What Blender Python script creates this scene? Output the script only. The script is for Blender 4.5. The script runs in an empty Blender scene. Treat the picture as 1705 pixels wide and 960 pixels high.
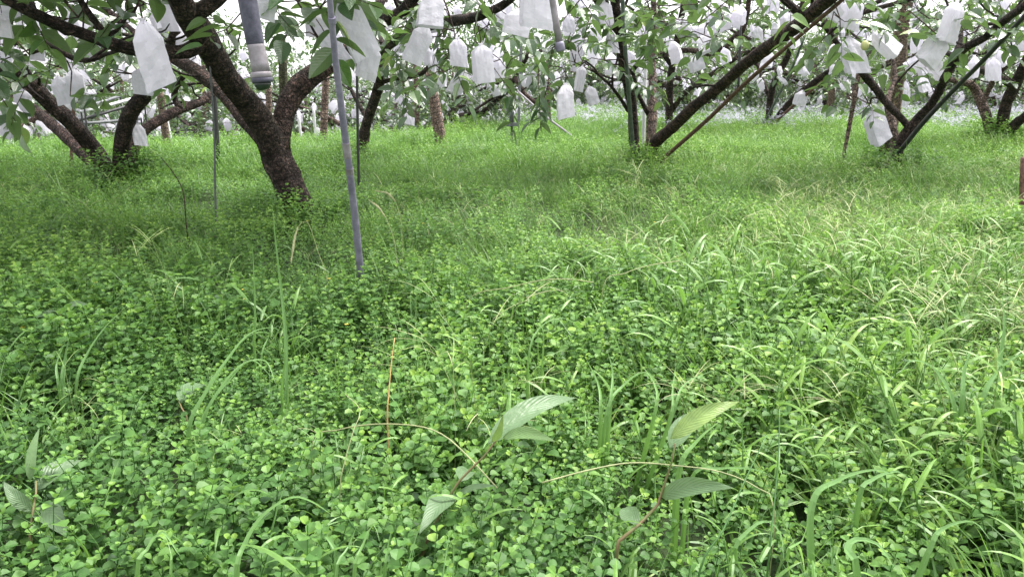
import bpy, math, random
import numpy as np
from mathutils import Vector, Matrix, Euler
C = bpy.context.scene.collection
R = math.radians
RNG = np.random.default_rng(7)
random.seed(7)

# ------------------------------------------------------------------ camera
FPX, PITCH, CZ = 1288.0, 14.8, 1.0          # focal length in photo pixels, tilt down, eye height
cam_d = bpy.data.cameras.new('camera'); cam = bpy.data.objects.new('camera', cam_d); C.objects.link(cam)
cam_d.sensor_width = 36; cam_d.lens = FPX / 1705 * 36; cam_d.clip_start = 0.05; cam_d.clip_end = 2000
cam.location = (0, 0, CZ); cam.rotation_euler = (R(90 - PITCH), 0, 0)
cam_d.dof.use_dof = False
bpy.context.scene.camera = cam
# ------------------------------------------------------------------ sky, sun, exposure
SUN_EL, SUN_AZ = 66, 60                    # azimuth clockwise from +Y
w = bpy.data.worlds.new('World'); bpy.context.scene.world = w; w.use_nodes = True
nt = w.node_tree; nt.nodes.clear()
sk = nt.nodes.new('ShaderNodeTexSky'); sk.sky_type = 'NISHITA'; sk.sun_disc = False
sk.sun_elevation = R(SUN_EL); sk.sun_rotation = R(SUN_AZ); sk.dust_density = 6; sk.air_density = 1.0; sk.ozone_density = 1
hs = nt.nodes.new('ShaderNodeHueSaturation'); hs.inputs['Saturation'].default_value = 0.16
mx = nt.nodes.new('ShaderNodeMix'); mx.data_type = 'RGBA'; mx.inputs[0].default_value = 0.45
mx.inputs[7].default_value = (9.6, 9.5, 9.7, 1)     # even cloud cover over the sky
bg = nt.nodes.new('ShaderNodeBackground'); bg.inputs[1].default_value = 0.135
ow = nt.nodes.new('ShaderNodeOutputWorld')
nt.links.new(sk.outputs[0], hs.inputs['Color']); nt.links.new(hs.outputs[0], mx.inputs[6])
nt.links.new(mx.outputs[2], bg.inputs[0]); nt.links.new(bg.outputs[0], ow.inputs[0])
sd = bpy.data.lights.new('sun', 'SUN'); sd.energy = 2.8; sd.angle = R(24); sd.color = (1.0, 0.96, 0.9)
sun = bpy.data.objects.new('sun', sd); C.objects.link(sun)
sun.rotation_euler = (R(90 - SUN_EL), 0, R(180 - SUN_AZ))
vs = bpy.context.scene.view_settings
vs.view_transform = 'Standard'; vs.look = 'None'; vs.exposure = 1.36; vs.gamma = 1; vs.use_curve_mapping = False
cy = bpy.context.scene.cycles
cy.max_bounces = 7; cy.diffuse_bounces = 4; cy.transmission_bounces = 5; cy.glossy_bounces = 2
cy.use_denoising = True; cy.sample_clamp_indirect = 6

# ------------------------------------------------------------------ helpers
_p = R(PITCH); _cp, _sp = math.cos(_p), math.sin(_p)
def at(px, py, Y):
    """point seen at photo pixel px,py lying at forward distance Y"""
    u = (px - 852.5) / FPX; v = (480 - py) / FPX
    dy = _cp + v * _sp; dz = -_sp + v * _cp
    return Vector((u * Y / dy, Y, CZ + dz * Y / dy))
def hitY(py, z=0.25):
    v = (480 - py) / FPX
    return (z - CZ) / ((-_sp + v * _cp) / (_cp + v * _sp))
def proj(p):
    x, y, z = p[0], p[1], p[2] - CZ
    d = y * _cp - z * _sp
    if d < 0.05: return (-9999, -9999, d)
    return (852.5 + FPX * x / d, 480 - FPX * (y * _sp + z * _cp) / d, d)

def edge_y(x):   # distance at which the mown terrace ends, nearer on the left
    return np.interp(x, [-12, -4, -1, 2, 6, 30], [10.5, 11.5, 14, 24, 30, 32])
def ground_z(x, y):
    x = np.asarray(x, float); y = np.asarray(y, float)
    e = edge_y(x)
    t = np.clip((y - e) / 5, 0, 1); t = t * t * (3 - 2 * t)
    z = -1.0 * t * np.clip((3 - x) / 5, 0, 1)
    z = z + 0.03 * np.sin(x * 1.3 + 1) * np.cos(y * 0.9) + 0.02 * np.sin(x * 3.1 + y * 2.3)
    return z

def smooth_noise(x, y, s, seed=0):
    """cheap value noise 0..1"""
    r = np.random.default_rng(1000 + seed); g = r.random((64, 64))
    x = np.asarray(x) / s + 100.3; y = np.asarray(y) / s + 57.7
    xi = np.floor(x).astype(int); yi = np.floor(y).astype(int); fx = x - xi; fy = y - yi
    fx = fx * fx * (3 - 2 * fx); fy = fy * fy * (3 - 2 * fy)
    a = g[xi % 64, yi % 64]; b = g[(xi + 1) % 64, yi % 64]; c = g[xi % 64, (yi + 1) % 64]; d = g[(xi + 1) % 64, (yi + 1) % 64]
    return (a * (1 - fx) + b * fx) * (1 - fy) + (c * (1 - fx) + d * fx) * fy

class MB:
    """collects faces; build() links them as one mesh object"""
    def __init__(s): s.v = []; s.f = []; s.n = 0; s.tone = []; s.uv = []
    def add(s, verts, faces, tone=0.5, uv=None):
        verts = np.asarray(verts, float).reshape(-1, 3); k = len(verts)
        s.v.append(verts); o = s.n
        s.f.extend([tuple(i + o for i in f) for f in faces]); s.n += k
        s.tone.append(np.full(k, tone) if np.isscalar(tone) else np.asarray(tone, float))
        s.uv.append(np.zeros((k, 2)) if uv is None else np.asarray(uv, float))
    def mesh(s, name, mats, smooth=False):
        me = bpy.data.meshes.new(name)
        v = np.concatenate(s.v)
        nl = np.array([len(f) for f in s.f]); li = np.concatenate([np.array(f) for f in s.f]) if s.f else np.zeros(0, int)
        me.vertices.add(len(v)); me.vertices.foreach_set('co', v.ravel())
        me.loops.add(len(li)); me.loops.foreach_set('vertex_index', li)
        me.polygons.add(len(nl)); st = np.concatenate([[0], np.cumsum(nl)[:-1]])
        me.polygons.foreach_set('loop_start', st); me.polygons.foreach_set('loop_total', nl)
        me.update(calc_edges=True)
        a = me.attributes.new('tone', 'FLOAT', 'POINT'); a.data.foreach_set('value', np.concatenate(s.tone))
        a = me.attributes.new('luv', 'FLOAT_VECTOR', 'POINT')
        u = np.concatenate(s.uv); a.data.foreach_set('vector', np.concatenate([u, np.zeros((len(u), 1))], 1).ravel())
        me.polygons.foreach_set('use_smooth', np.full(len(nl), smooth))
        for m in (mats if isinstance(mats, (list, tuple)) else [mats]): me.materials.append(m)
        me.validate(); return me
    def build(s, name, mats, parent=None, smooth=False, link=True):
        o = bpy.data.objects.new(name, s.mesh(name, mats, smooth))
        if link: C.objects.link(o)
        if parent is not None: o.parent = parent
        return o
class BigMB(MB):
    """many equal pieces from one template, built with numpy"""
    def __init__(s): s.V = []; s.F = []; s.T = []; s.U = []; s.n = 0; s.tw = 0
    def take(s, mb):
        """append a quad-only MB (twigs), drawn with the second material"""
        if not mb.f: return s
        s.V.append(np.concatenate(mb.v)); s.F.append(np.array(mb.f) + s.n); s.T.append(np.concatenate(mb.tone)); s.U.append(np.concatenate(mb.uv)); s.n += mb.n; s.tw = len(mb.f); return s
    def inst(s, tv, tf, tuv, M, P, tone):
        """tv (k,3), tf list of quads/tris padded, M (N,3,3) scaled frames (columns = axes), P (N,3)"""
        N, k = len(P), len(tv)
        v = np.einsum('nij,kj->nki', M, tv) + P[:, None, :]
        s.V.append(v.reshape(-1, 3)); off = (np.arange(N) * k)[:, None] + s.n
        for f in tf: s.F.append(off + np.array(f)[None, :])
        s.T.append(np.repeat(tone, k)); s.U.append(np.tile(tuv, (N, 1))); s.n += N * k
    def mesh(s, name, mats, smooth=False):
        me = bpy.data.meshes.new(name)
        v = np.concatenate(s.V)
        nl = np.concatenate([np.full(len(f), f.shape[1]) for f in s.F]); li = np.concatenate([f.ravel() for f in s.F])
        me.vertices.add(len(v)); me.vertices.foreach_set('co', v.ravel())
        me.loops.add(len(li)); me.loops.foreach_set('vertex_index', li)
        me.polygons.add(len(nl)); st = np.concatenate([[0], np.cumsum(nl)[:-1]])
        me.polygons.foreach_set('loop_start', st); me.polygons.foreach_set('loop_total', nl)
        me.update(calc_edges=True)
        a = me.attributes.new('tone', 'FLOAT', 'POINT'); a.data.foreach_set('value', np.concatenate(s.T))
        a = me.attributes.new('luv', 'FLOAT_VECTOR', 'POINT')
        u = np.concatenate(s.U); a.data.foreach_set('vector', np.concatenate([u, np.zeros((len(u), 1))], 1).ravel())
        me.polygons.foreach_set('use_smooth', np.full(len(nl), smooth))
        for m_ in (mats if isinstance(mats, (list, tuple)) else [mats]): me.materials.append(m_)
        if s.tw: me.polygons.foreach_set('material_index', np.concatenate([np.zeros(len(nl) - s.tw, int), np.ones(s.tw, int)]))
        return me

def tag(o, label=None, cat=None, group=None, kind=None):
    if label: o['label'] = label
    if cat: o['category'] = cat
    if group: o['group'] = group
    if kind: o['kind'] = kind
    return o
def empty(name, loc, label, cat, group=None):
    o = bpy.data.objects.new(name, None); C.objects.link(o); o.location = loc; o.empty_display_size = 0.1
    return tag(o, label, cat, group)

def catmull(P, Rr, step):
    P = [np.array(p, float) for p in P]
    if len(P) == 2: P = [P[0], (P[0] + P[1]) / 2, P[1]]; Rr = [Rr[0], (Rr[0] + Rr[1]) / 2, Rr[1]]
    Q = [2 * P[0] - P[1]] + P + [2 * P[-1] - P[-2]]
    out, rr = [], []
    for i in range(1, len(Q) - 2):
        n = max(1, int(np.linalg.norm(Q[i + 1] - Q[i]) / step))
        for j in range(n):
            t = j / n; a, b, c, d = Q[i - 1], Q[i], Q[i + 1], Q[i + 2]
            out.append(0.5 * (2 * b + (c - a) * t + (2 * a - 5 * b + 4 * c - d) * t * t + (3 * b - a - 3 * c + d) * t ** 3))
            rr.append(Rr[i - 1] * (1 - t) + Rr[i] * t)
    out.append(P[-1]); rr.append(Rr[-1]); return np.array(out), np.array(rr)

def tube(mb, P, Rr, sides=8, step=None, bump=0.0, tone=0.5, cap=True, rng=None, raw=False):
    rng = rng or RNG
    if raw: pts, rad = np.array(P, float), np.array(Rr, float)
    else: pts, rad = catmull(P, Rr, step or max(Rr) * 1.0 + 1e-3)
    n = len(pts); T = np.gradient(pts, axis=0); T /= np.linalg.norm(T, axis=1)[:, None] + 1e-9
    up = np.array([0, 0, 1.0]) if abs(T[0][2]) < 0.9 else np.array([1.0, 0, 0])
    x = np.cross(T[0], up); x /= np.linalg.norm(x)
    V = np.zeros((n, sides, 3)); ang = np.arange(sides) / sides * 2 * np.pi
    lump = rng.normal(0, 1, (n, sides)); 
    if bump and n > 4:
        low = rng.normal(0, 1, (n // 3 + 2, sides)); k = np.arange(n) / 3; k0 = k.astype(int); f = (k - k0)[:, None]
        lump = 0.35 * lump + 0.9 * (low[k0] * (1 - f) + low[k0 + 1] * f)
    ring = rng.normal(0, 0.5, n)
    for i in range(n):
        x = x - T[i] * np.dot(x, T[i]); x /= np.linalg.norm(x) + 1e-9; y = np.cross(T[i], x)
        r = rad[i] * (1 + bump * (lump[i] + ring[i]))
        V[i] = pts[i] + (np.cos(ang) * r)[:, None] * x + (np.sin(ang) * r)[:, None] * y
    F = []
    for i in range(n - 1):
        for j in range(sides):
            k = (j + 1) % sides
            F.append((i * sides + j, i * sides + k, (i + 1) * sides + k, (i + 1) * sides + j))
    if cap: F.append(tuple(range(sides))[::-1]); F.append(tuple((n - 1) * sides + j for j in range(sides)))
    L = np.concatenate([[0], np.cumsum(np.linalg.norm(np.diff(pts, axis=0), axis=1))])
    uv = np.stack([np.tile(ang / (2 * np.pi), n), np.repeat(L, sides)], 1)
    mb.add(V.reshape(-1, 3), F, tone, uv); return pts, rad

# ------------------------------------------------------------------ materials
def mat(name):
    m = bpy.data.materials.new(name); m.use_nodes = True; t = m.node_tree; t.nodes.clear()
    out = t.nodes.new('ShaderNodeOutputMaterial'); return m, t, out
def N(t, kind, **kw):
    n = t.nodes.new(kind)
    for k, v in kw.items():
        if k.startswith('i_'): n.inputs[k[2:].replace('_', ' ')].default_value = v
        elif k.startswith('n_'): n.inputs[int(k[2:])].default_value = v
        else: setattr(n, k, v)
    return n
def ramp(t, src, stops):
    r = t.nodes.new('ShaderNodeValToRGB'); e = r.color_ramp.elements
    while len(e) > 1: e.remove(e[-1])
    e[0].position = stops[0][0]; e[0].color = (*stops[0][1], 1)
    for p, c in stops[1:]:
        x = e.new(p); x.color = (*c, 1)
    t.links.new(src, r.inputs[0]); return r.outputs[0]
def math_(t, op, a, b=None, clamp=False):
    n = t.nodes.new('ShaderNodeMath'); n.operation = op; n.use_clamp = clamp
    for i, s in enumerate((a, b)):
        if s is None: continue
        if isinstance(s, (int, float)): n.inputs[i].default_value = s
        else: t.links.new(s, n.inputs[i])
    return n.outputs[0]
def mixc(t, f, a, b, mode='MIX'):
    n = t.nodes.new('ShaderNodeMix'); n.data_type = 'RGBA'; n.blend_type = mode
    for i, s in ((0, f), (6, a), (7, b)):
        if isinstance(s, (int, float)): n.inputs[i].default_value = s
        elif isinstance(s, tuple): n.inputs[i].default_value = (*s, 1) if len(s) == 3 else s
        else: t.links.new(s, n.inputs[i])
    return n.outputs[2]

def leaf_mat(name, stops, back, rough=0.4, transl=0.35, tcol=(0.25, 0.45, 0.05), veins=True, inst=True, spec=0.5, vein_amt=0.35, ribs=False):
    m, t, out = mat(name)
    a = N(t, 'ShaderNodeAttribute', attribute_name='tone')
    oi = N(t, 'ShaderNodeObjectInfo')
    f = a.outputs['Fac']
    if inst:
        ia = N(t, 'ShaderNodeAttribute', attribute_name='itone', attribute_type='INSTANCER')
        f = math_(t, 'ADD', f, math_(t, 'SUBTRACT', ia.outputs['Fac'], 0.5))
        f = math_(t, 'ADD', f, math_(t, 'MULTIPLY', math_(t, 'SUBTRACT', oi.outputs['Random'], 0.5), 0.22), True)
    col = ramp(t, f, stops)
    uv = N(t, 'ShaderNodeAttribute', attribute_name='luv')
    sep = N(t, 'ShaderNodeSeparateXYZ'); t.links.new(uv.outputs['Vector'], sep.inputs[0])
    nz = N(t, 'ShaderNodeTexNoise', i_Scale=3.0, i_Detail=2.0); 
    geo = N(t, 'ShaderNodeNewGeometry')
    tc = N(t, 'ShaderNodeTexCoord'); t.links.new(tc.outputs['Object'], nz.inputs['Vector']); nz.inputs['Scale'].default_value = 60
    col = mixc(t, 1.0, col, ramp(t, nz.outputs[0], [(0.3, (0.8, 0.8, 0.8)), (0.7, (1.2, 1.15, 1.1))]), 'MULTIPLY')
    bumpn = None
    if veins:
        # |u| from the midrib, side veins slant forward
        au = math_(t, 'ABSOLUTE', math_(t, 'SUBTRACT', sep.outputs[0], 0.5))
        ph = math_(t, 'SUBTRACT', math_(t, 'MULTIPLY', sep.outputs[1], 10.0), math_(t, 'MULTIPLY', au, 7.0))
        fr = math_(t, 'ABSOLUTE', math_(t, 'SUBTRACT', math_(t, 'FRACT', ph), 0.5))
        vein = math_(t, 'SUBTRACT', 1.0, math_(t, 'DIVIDE', fr, 0.10), True)
        mid = math_(t, 'SUBTRACT', 1.0, math_(t, 'DIVIDE', au, 0.035), True)
        vm = math_(t, 'MAXIMUM', math_(t, 'MULTIPLY', vein, 0.5), mid)
        col = mixc(t, math_(t, 'MULTIPLY', vm, vein_amt), col, back)
        h = math_(t, 'ADD', math_(t, 'MULTIPLY', fr, 0.6), nz.outputs[0])
        bn = N(t, 'ShaderNodeBump', i_Strength=0.5, i_Distance=0.004); t.links.new(h, bn.inputs['Height']); bumpn = bn.outputs[0]
    if ribs:
        au = math_(t, 'ABSOLUTE', math_(t, 'SUBTRACT', sep.outputs[0], 0.5))
        rb = math_(t, 'SUBTRACT', 1.0, math_(t, 'DIVIDE', au, 0.07), True)
        st = math_(t, 'MULTIPLY', math_(t, 'ABSOLUTE', math_(t, 'SUBTRACT', math_(t, 'FRACT', math_(t, 'MULTIPLY', sep.outputs[0], 5.0)), 0.5)), 0.6)
        col = mixc(t, math_(t, 'MULTIPLY', math_(t, 'MAXIMUM', rb, st), 0.6), col, back)
    cb = mixc(t, geo.outputs['Backfacing'], col, mixc(t, 0.6, col, back))
    pb = N(t, 'ShaderNodeBsdfPrincipled', i_Roughness=rough); pb.inputs['Specular IOR Level'].default_value = spec
    t.links.new(cb, pb.inputs['Base Color'])
    if bumpn: t.links.new(bumpn, pb.inputs['Normal'])
    tr = N(t, 'ShaderNodeBsdfTranslucent'); tcol_ = mixc(t, 0.5, cb, tcol); t.links.new(tcol_, tr.inputs[0])
    ms = N(t, 'ShaderNodeMixShader', n_0=transl); t.links.new(pb.outputs[0], ms.inputs[1]); t.links.new(tr.outputs[0], ms.inputs[2])
    t.links.new(ms.outputs[0], out.inputs[0]); return m

M = {}
M['leaf'] = leaf_mat('orchard_leaf', [(0, (0.018, 0.045, 0.022)), (0.5, (0.035, 0.085, 0.03)), (0.8, (0.09, 0.19, 0.035)), (1, (0.22, 0.3, 0.05))],
                     (0.17, 0.21, 0.14), rough=0.3, transl=0.26, tcol=(0.2, 0.38, 0.04), inst=False, spec=0.8)
M['cover'] = leaf_mat('round_leaf', [(0, (0.022, 0.07, 0.02)), (0.5, (0.085, 0.195, 0.048)), (0.8, (0.15, 0.29, 0.06)), (1, (0.22, 0.36, 0.06))],
                      (0.13, 0.25, 0.08), rough=0.52, transl=0.33, tcol=(0.24, 0.46, 0.045), veins=False, spec=0.38)
M['grass'] = leaf_mat('grass_blade', [(0, (0.035, 0.1, 0.028)), (0.5, (0.1, 0.21, 0.055)), (0.8, (0.165, 0.315, 0.055)), (1, (0.32, 0.38, 0.1))],
                      (0.14, 0.27, 0.09), rough=0.42, transl=0.33, tcol=(0.24, 0.46, 0.045), veins=False, spec=0.45, ribs=True)
M['straw'] = leaf_mat('seed_head', [(0, (0.14, 0.24, 0.07)), (0.5, (0.26, 0.32, 0.14)), (1, (0.42, 0.42, 0.26))],
                      (0.4, 0.4, 0.2), rough=0.6, transl=0.25, tcol=(0.4, 0.42, 0.15), veins=False, spec=0.3)
M['blade'] = leaf_mat('single_blade', [(0, (0.035, 0.1, 0.028)), (0.5, (0.1, 0.21, 0.055)), (0.8, (0.165, 0.315, 0.055)), (1, (0.32, 0.38, 0.1))],
                      (0.14, 0.27, 0.09), rough=0.42, transl=0.33, tcol=(0.24, 0.46, 0.045), veins=False, spec=0.45, ribs=True, inst=False)
M['straw1'] = leaf_mat('single_stalk', [(0, (0.14, 0.24, 0.07)), (0.5, (0.26, 0.32, 0.14)), (1, (0.42, 0.42, 0.26))],
                      (0.4, 0.4, 0.2), rough=0.6, transl=0.25, tcol=(0.4, 0.42, 0.15), veins=False, spec=0.3, inst=False)
M['weed'] = leaf_mat('broad_leaf', [(0, (0.035, 0.07, 0.035)), (0.5, (0.075, 0.15, 0.06)), (0.8, (0.15, 0.28, 0.045)), (1, (0.3, 0.42, 0.05))],
                     (0.15, 0.23, 0.12), rough=0.4, transl=0.25, tcol=(0.25, 0.42, 0.08), inst=False, spec=0.35, vein_amt=0.1)
M['petal'] = leaf_mat('flower_petal', [(0, (0.3, 0.3, 0.42)), (0.5, (0.45, 0.45, 0.58)), (1, (0.62, 0.62, 0.7))],
                      (0.6, 0.6, 0.7), rough=0.7, transl=0.3, tcol=(0.6, 0.6, 0.75), veins=False, spec=0.2)
M['yellow'] = leaf_mat('yellow_petal', [(0, (0.6, 0.45, 0.03)), (1, (0.7, 0.6, 0.05))], (0.6, 0.5, 0.1), rough=0.6, transl=0.2, tcol=(0.7, 0.6, 0.1), veins=False, inst=False)

def bark(name, dark, light, band=0.0, scale=1.0, moss=(0.06, 0.075, 0.03), mossamt=0.2):
    m, t, out = mat(name)
    tc = N(t, 'ShaderNodeTexCoord')
    n1 = N(t, 'ShaderNodeTexNoise', i_Scale=9.0 * scale, i_Detail=8.0, i_Roughness=0.7); t.links.new(tc.outputs['Object'], n1.inputs['Vector'])
    uv = N(t, 'ShaderNodeAttribute', attribute_name='luv')
    mp = N(t, 'ShaderNodeMapping'); mp.inputs['Scale'].default_value = (7, 14, 1); t.links.new(uv.outputs['Vector'], mp.inputs['Vector'])
    vo = N(t, 'ShaderNodeTexVoronoi', feature='DISTANCE_TO_EDGE', i_Scale=2.2 * scale)
    nzv = N(t, 'ShaderNodeTexNoise', i_Scale=30.0, i_Detail=3.0); t.links.new(tc.outputs['Object'], nzv.inputs['Vector'])
    va = N(t, 'ShaderNodeVectorMath', operation='ADD'); t.links.new(mp.outputs[0], va.inputs[0])
    vsx = N(t, 'ShaderNodeVectorMath', operation='SCALE'); vsx.inputs[3].default_value = 0.9; t.links.new(nzv.outputs['Color'], vsx.inputs[0]); t.links.new(vsx.outputs[0], va.inputs[1])
    t.links.new(va.outputs[0], vo.inputs['Vector'])
    fine = N(t, 'ShaderNodeTexNoise', i_Scale=48.0, i_Detail=6.0, i_Roughness=0.78); t.links.new(tc.outputs['Object'], fine.inputs['Vector'])
    col = ramp(t, n1.outputs[0], [(0.32, dark), (0.56, tuple((a + b) / 2 for a, b in zip(dark, light))), (0.74, light)])
    col = mixc(t, 1.0, col, ramp(t, fine.outputs[0], [(0.34, (0.12, 0.12, 0.12)), (0.5, (0.75, 0.75, 0.75)), (0.64, (2.6, 2.35, 2.3))]), 'MULTIPLY')
    crack = ramp(t, vo.outputs[0], [(0.0, (0.3, 0.3, 0.3)), (0.12, (1, 1, 1))])
    col = mixc(t, 0.8, col, crack, 'MULTIPLY')
    n3 = N(t, 'ShaderNodeTexNoise', i_Scale=3.0, i_Detail=6.0, i_Roughness=0.7); t.links.new(tc.outputs['Object'], n3.inputs['Vector'])
    mf = ramp(t, n3.outputs[0], [(0.5, (0, 0, 0)), (0.68, (mossamt, mossamt, mossamt))]); col = mixc(t, mf, col, moss)
    hgt = math_(t, 'ADD', math_(t, 'MULTIPLY', fine.outputs[0], 0.6), math_(t, 'MINIMUM', math_(t, 'MULTIPLY', vo.outputs[0], 4.0), 1.0))
    if band:
        sp = N(t, 'ShaderNodeSeparateXYZ'); t.links.new(uv.outputs['Vector'], sp.inputs[0])
        ph = math_(t, 'ADD', math_(t, 'MULTIPLY', sp.outputs[1], 1 / band), math_(t, 'MULTIPLY', n1.outputs[0], 1.3))
        b = math_(t, 'ABSOLUTE', math_(t, 'SUBTRACT', math_(t, 'FRACT', ph), 0.5))
        bf = ramp(t, b, [(0.0, (0.12, 0.1, 0.1)), (0.09, (1, 1, 1))]); col = mixc(t, 0.85, col, bf, 'MULTIPLY')
        hgt = math_(t, 'ADD', hgt, math_(t, 'MULTIPLY', math_(t, 'MINIMUM', math_(t, 'MULTIPLY', b, 6.0), 1.0), 1.0))
    pb = N(t, 'ShaderNodeBsdfPrincipled', i_Roughness=0.8); pb.inputs['Specular IOR Level'].default_value = 0.3
    t.links.new(col, pb.inputs['Base Color'])
    bn = N(t, 'ShaderNodeBump', i_Strength=1.0, i_Distance=0.025); t.links.new(hgt, bn.inputs['Height']); t.links.new(bn.outputs[0], pb.inputs['Normal'])
    t.links.new(pb.outputs[0], out.inputs[0]); return m
M['bark'] = bark('dark_bark', (0.014, 0.010, 0.0095), (0.19, 0.135, 0.122), band=0.16)
M['bark_red'] = bark('reddish_bark', (0.03, 0.02, 0.018), (0.25, 0.165, 0.15), band=0.11)
M['bark_pale'] = bark('pale_bark', (0.16, 0.11, 0.095), (0.46, 0.36, 0.32), band=0.10, mossamt=0.1)
M['twig'] = bark('twig_bark', (0.06, 0.04, 0.03), (0.2, 0.13, 0.1))
M['wood'] = bark('weathered_wood', (0.2, 0.15, 0.11), (0.38, 0.3, 0.23), mossamt=0.25)
M['wood_pink'] = bark('peeled_log', (0.26, 0.18, 0.15), (0.5, 0.38, 0.33), band=0.07, mossamt=0.05)
M['mossy'] = bark('mossy_wood', (0.09, 0.09, 0.05), (0.2, 0.19, 0.11), mossamt=0.6)

def simple(name, col, rough=0.6, col2=None, scale=20, metal=0.0, bump=0.0):
    m, t, out = mat(name); tc = N(t, 'ShaderNodeTexCoord')
    n = N(t, 'ShaderNodeTexNoise', i_Scale=float(scale), i_Detail=6.0, i_Roughness=0.65); t.links.new(tc.outputs['Object'], n.inputs['Vector'])
    c = ramp(t, n.outputs[0], [(0.35, col), (0.68, col2 or tuple(x * 1.4 for x in col))])
    pb = N(t, 'ShaderNodeBsdfPrincipled', i_Roughness=rough, i_Metallic=metal); t.links.new(c, pb.inputs['Base Color'])
    if bump:
        b = N(t, 'ShaderNodeBump', i_Strength=0.5, i_Distance=bump); t.links.new(n.outputs[0], b.inputs['Height']); t.links.new(b.outputs[0], pb.inputs['Normal'])
    t.links.new(pb.outputs[0], out.inputs[0]); return m
M['pvc'] = simple('grey_pvc', (0.12, 0.11, 0.165), 0.5, (0.23, 0.215, 0.29), 25)
M['foam'] = simple('dark_foam', (0.035, 0.035, 0.055), 0.75, (0.085, 0.085, 0.12), 40, bump=0.002)
M['pvc_dirty'] = simple('pale_pvc', (0.13, 0.115, 0.125), 0.6, (0.27, 0.25, 0.28), 22)
M['cap'] = simple('black_cap', (0.012, 0.018, 0.015), 0.35, (0.03, 0.05, 0.04), 30)
M['white_pipe'] = simple('white_pipe', (0.5, 0.48, 0.52), 0.5, (0.72, 0.72, 0.75), 18)
M['rust'] = simple('rusty_steel', (0.055, 0.025, 0.02), 0.8, (0.2, 0.115, 0.085), 45, bump=0.001)
M['green_pole'] = simple('green_grey_pole', (0.045, 0.065, 0.05), 0.5, (0.12, 0.15, 0.125), 25)
M['black_rod'] = simple('black_rod', (0.015, 0.015, 0.018), 0.5, (0.05, 0.05, 0.055), 30)
M['hose'] = simple('grey_hose', (0.07, 0.075, 0.085), 0.5, (0.16, 0.165, 0.18), 30)
M['dry'] = simple('dry_stem', (0.3, 0.19, 0.06), 0.7, (0.42, 0.28, 0.12), 60)
M['darkstem'] = simple('green_stem', (0.03, 0.09, 0.02), 0.5, (0.07, 0.17, 0.04), 50)
M['redstem'] = simple('reddish_stem', (0.15, 0.085, 0.045), 0.6, (0.12, 0.16, 0.05), 40)

m, t, out = mat('bag_paper')          # thin white non-woven bag: lets light through
tc = N(t, 'ShaderNodeTexCoord'); oi = N(t, 'ShaderNodeObjectInfo')
n = N(t, 'ShaderNodeTexNoise', i_Scale=14.0, i_Detail=5.0, i_Roughness=0.6); t.links.new(tc.outputs['Object'], n.inputs['Vector'])
c = ramp(t, n.outputs[0], [(0.25, (0.68, 0.66, 0.72)), (0.6, (0.84, 0.82, 0.88))])
c = mixc(t, 1.0, c, ramp(t, oi.outputs['Random'], [(0, (0.8, 0.82, 0.82)), (0.4, (0.97, 0.97, 1.0)), (1, (1.05, 1.05, 1.05))]), 'MULTIPLY')
pb = N(t, 'ShaderNodeBsdfPrincipled', i_Roughness=0.65); t.links.new(c, pb.inputs['Base Color']); pb.inputs['Specular IOR Level'].default_value = 0.3
n2 = N(t, 'ShaderNodeTexNoise', i_Scale=26.0, i_Detail=4.0); t.links.new(tc.outputs['Object'], n2.inputs['Vector'])
bn = N(t, 'ShaderNodeBump', i_Strength=0.18, i_Distance=0.008); t.links.new(n2.outputs[0], bn.inputs['Height']); t.links.new(bn.outputs[0], pb.inputs['Normal'])
vw = N(t, 'ShaderNodeTexVoronoi', feature='DISTANCE_TO_EDGE', i_Scale=13.0, i_Randomness=1.0); dv = N(t, 'ShaderNodeVectorMath', operation='ADD'); t.links.new(tc.outputs['Object'], dv.inputs[0])
sc_ = N(t, 'ShaderNodeVectorMath', operation='SCALE'); sc_.inputs[3].default_value = 0.12; t.links.new(n.outputs['Color'], sc_.inputs[0]); t.links.new(sc_.outputs[0], dv.inputs[1]); t.links.new(dv.outputs[0], vw.inputs['Vector'])
b2 = N(t, 'ShaderNodeBump', i_Strength=0.2, i_Distance=0.015); t.links.new(vw.outputs[0], b2.inputs['Height']); t.links.new(bn.outputs[0], b2.inputs['Normal']); t.links.new(b2.outputs[0], pb.inputs['Normal'])
tr = N(t, 'ShaderNodeBsdfTranslucent', n_0=(0.82, 0.79, 0.87, 1)); ms = N(t, 'ShaderNodeMixShader', n_0=0.45)
t.links.new(pb.outputs[0], ms.inputs[1]); t.links.new(tr.outputs[0], ms.inputs[2]); t.links.new(ms.outputs[0], out.inputs[0]); M['bag'] = m

m, t, out = mat('soil')
tc = N(t, 'ShaderNodeTexCoord')
n = N(t, 'ShaderNodeTexNoise', i_Scale=6.0, i_Detail=9.0, i_Roughness=0.7); t.links.new(tc.outputs['Object'], n.inputs['Vector'])
n5 = N(t, 'ShaderNodeTexNoise', i_Scale=60.0, i_Detail=5.0, i_Roughness=0.7); t.links.new(tc.outputs['Object'], n5.inputs['Vector'])
c = ramp(t, n.outputs[0], [(0.3, (0.02, 0.035, 0.012)), (0.55, (0.035, 0.06, 0.018)), (0.8, (0.06, 0.1, 0.025))])
c = mixc(t, 1.0, c, ramp(t, n5.outputs[0], [(0.3, (0.5, 0.5, 0.5)), (0.7, (1.5, 1.5, 1.4))]), 'MULTIPLY')
pb = N(t, 'ShaderNodeBsdfPrincipled', i_Roughness=0.95); t.links.new(c, pb.inputs['Base Color'])
b = N(t, 'ShaderNodeBump', i_Strength=0.8, i_Distance=0.03); t.links.new(n5.outputs[0], b.inputs['Height']); t.links.new(b.outputs[0], pb.inputs['Normal'])
t.links.new(pb.outputs[0], out.inputs[0]); M['soil'] = m

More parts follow.
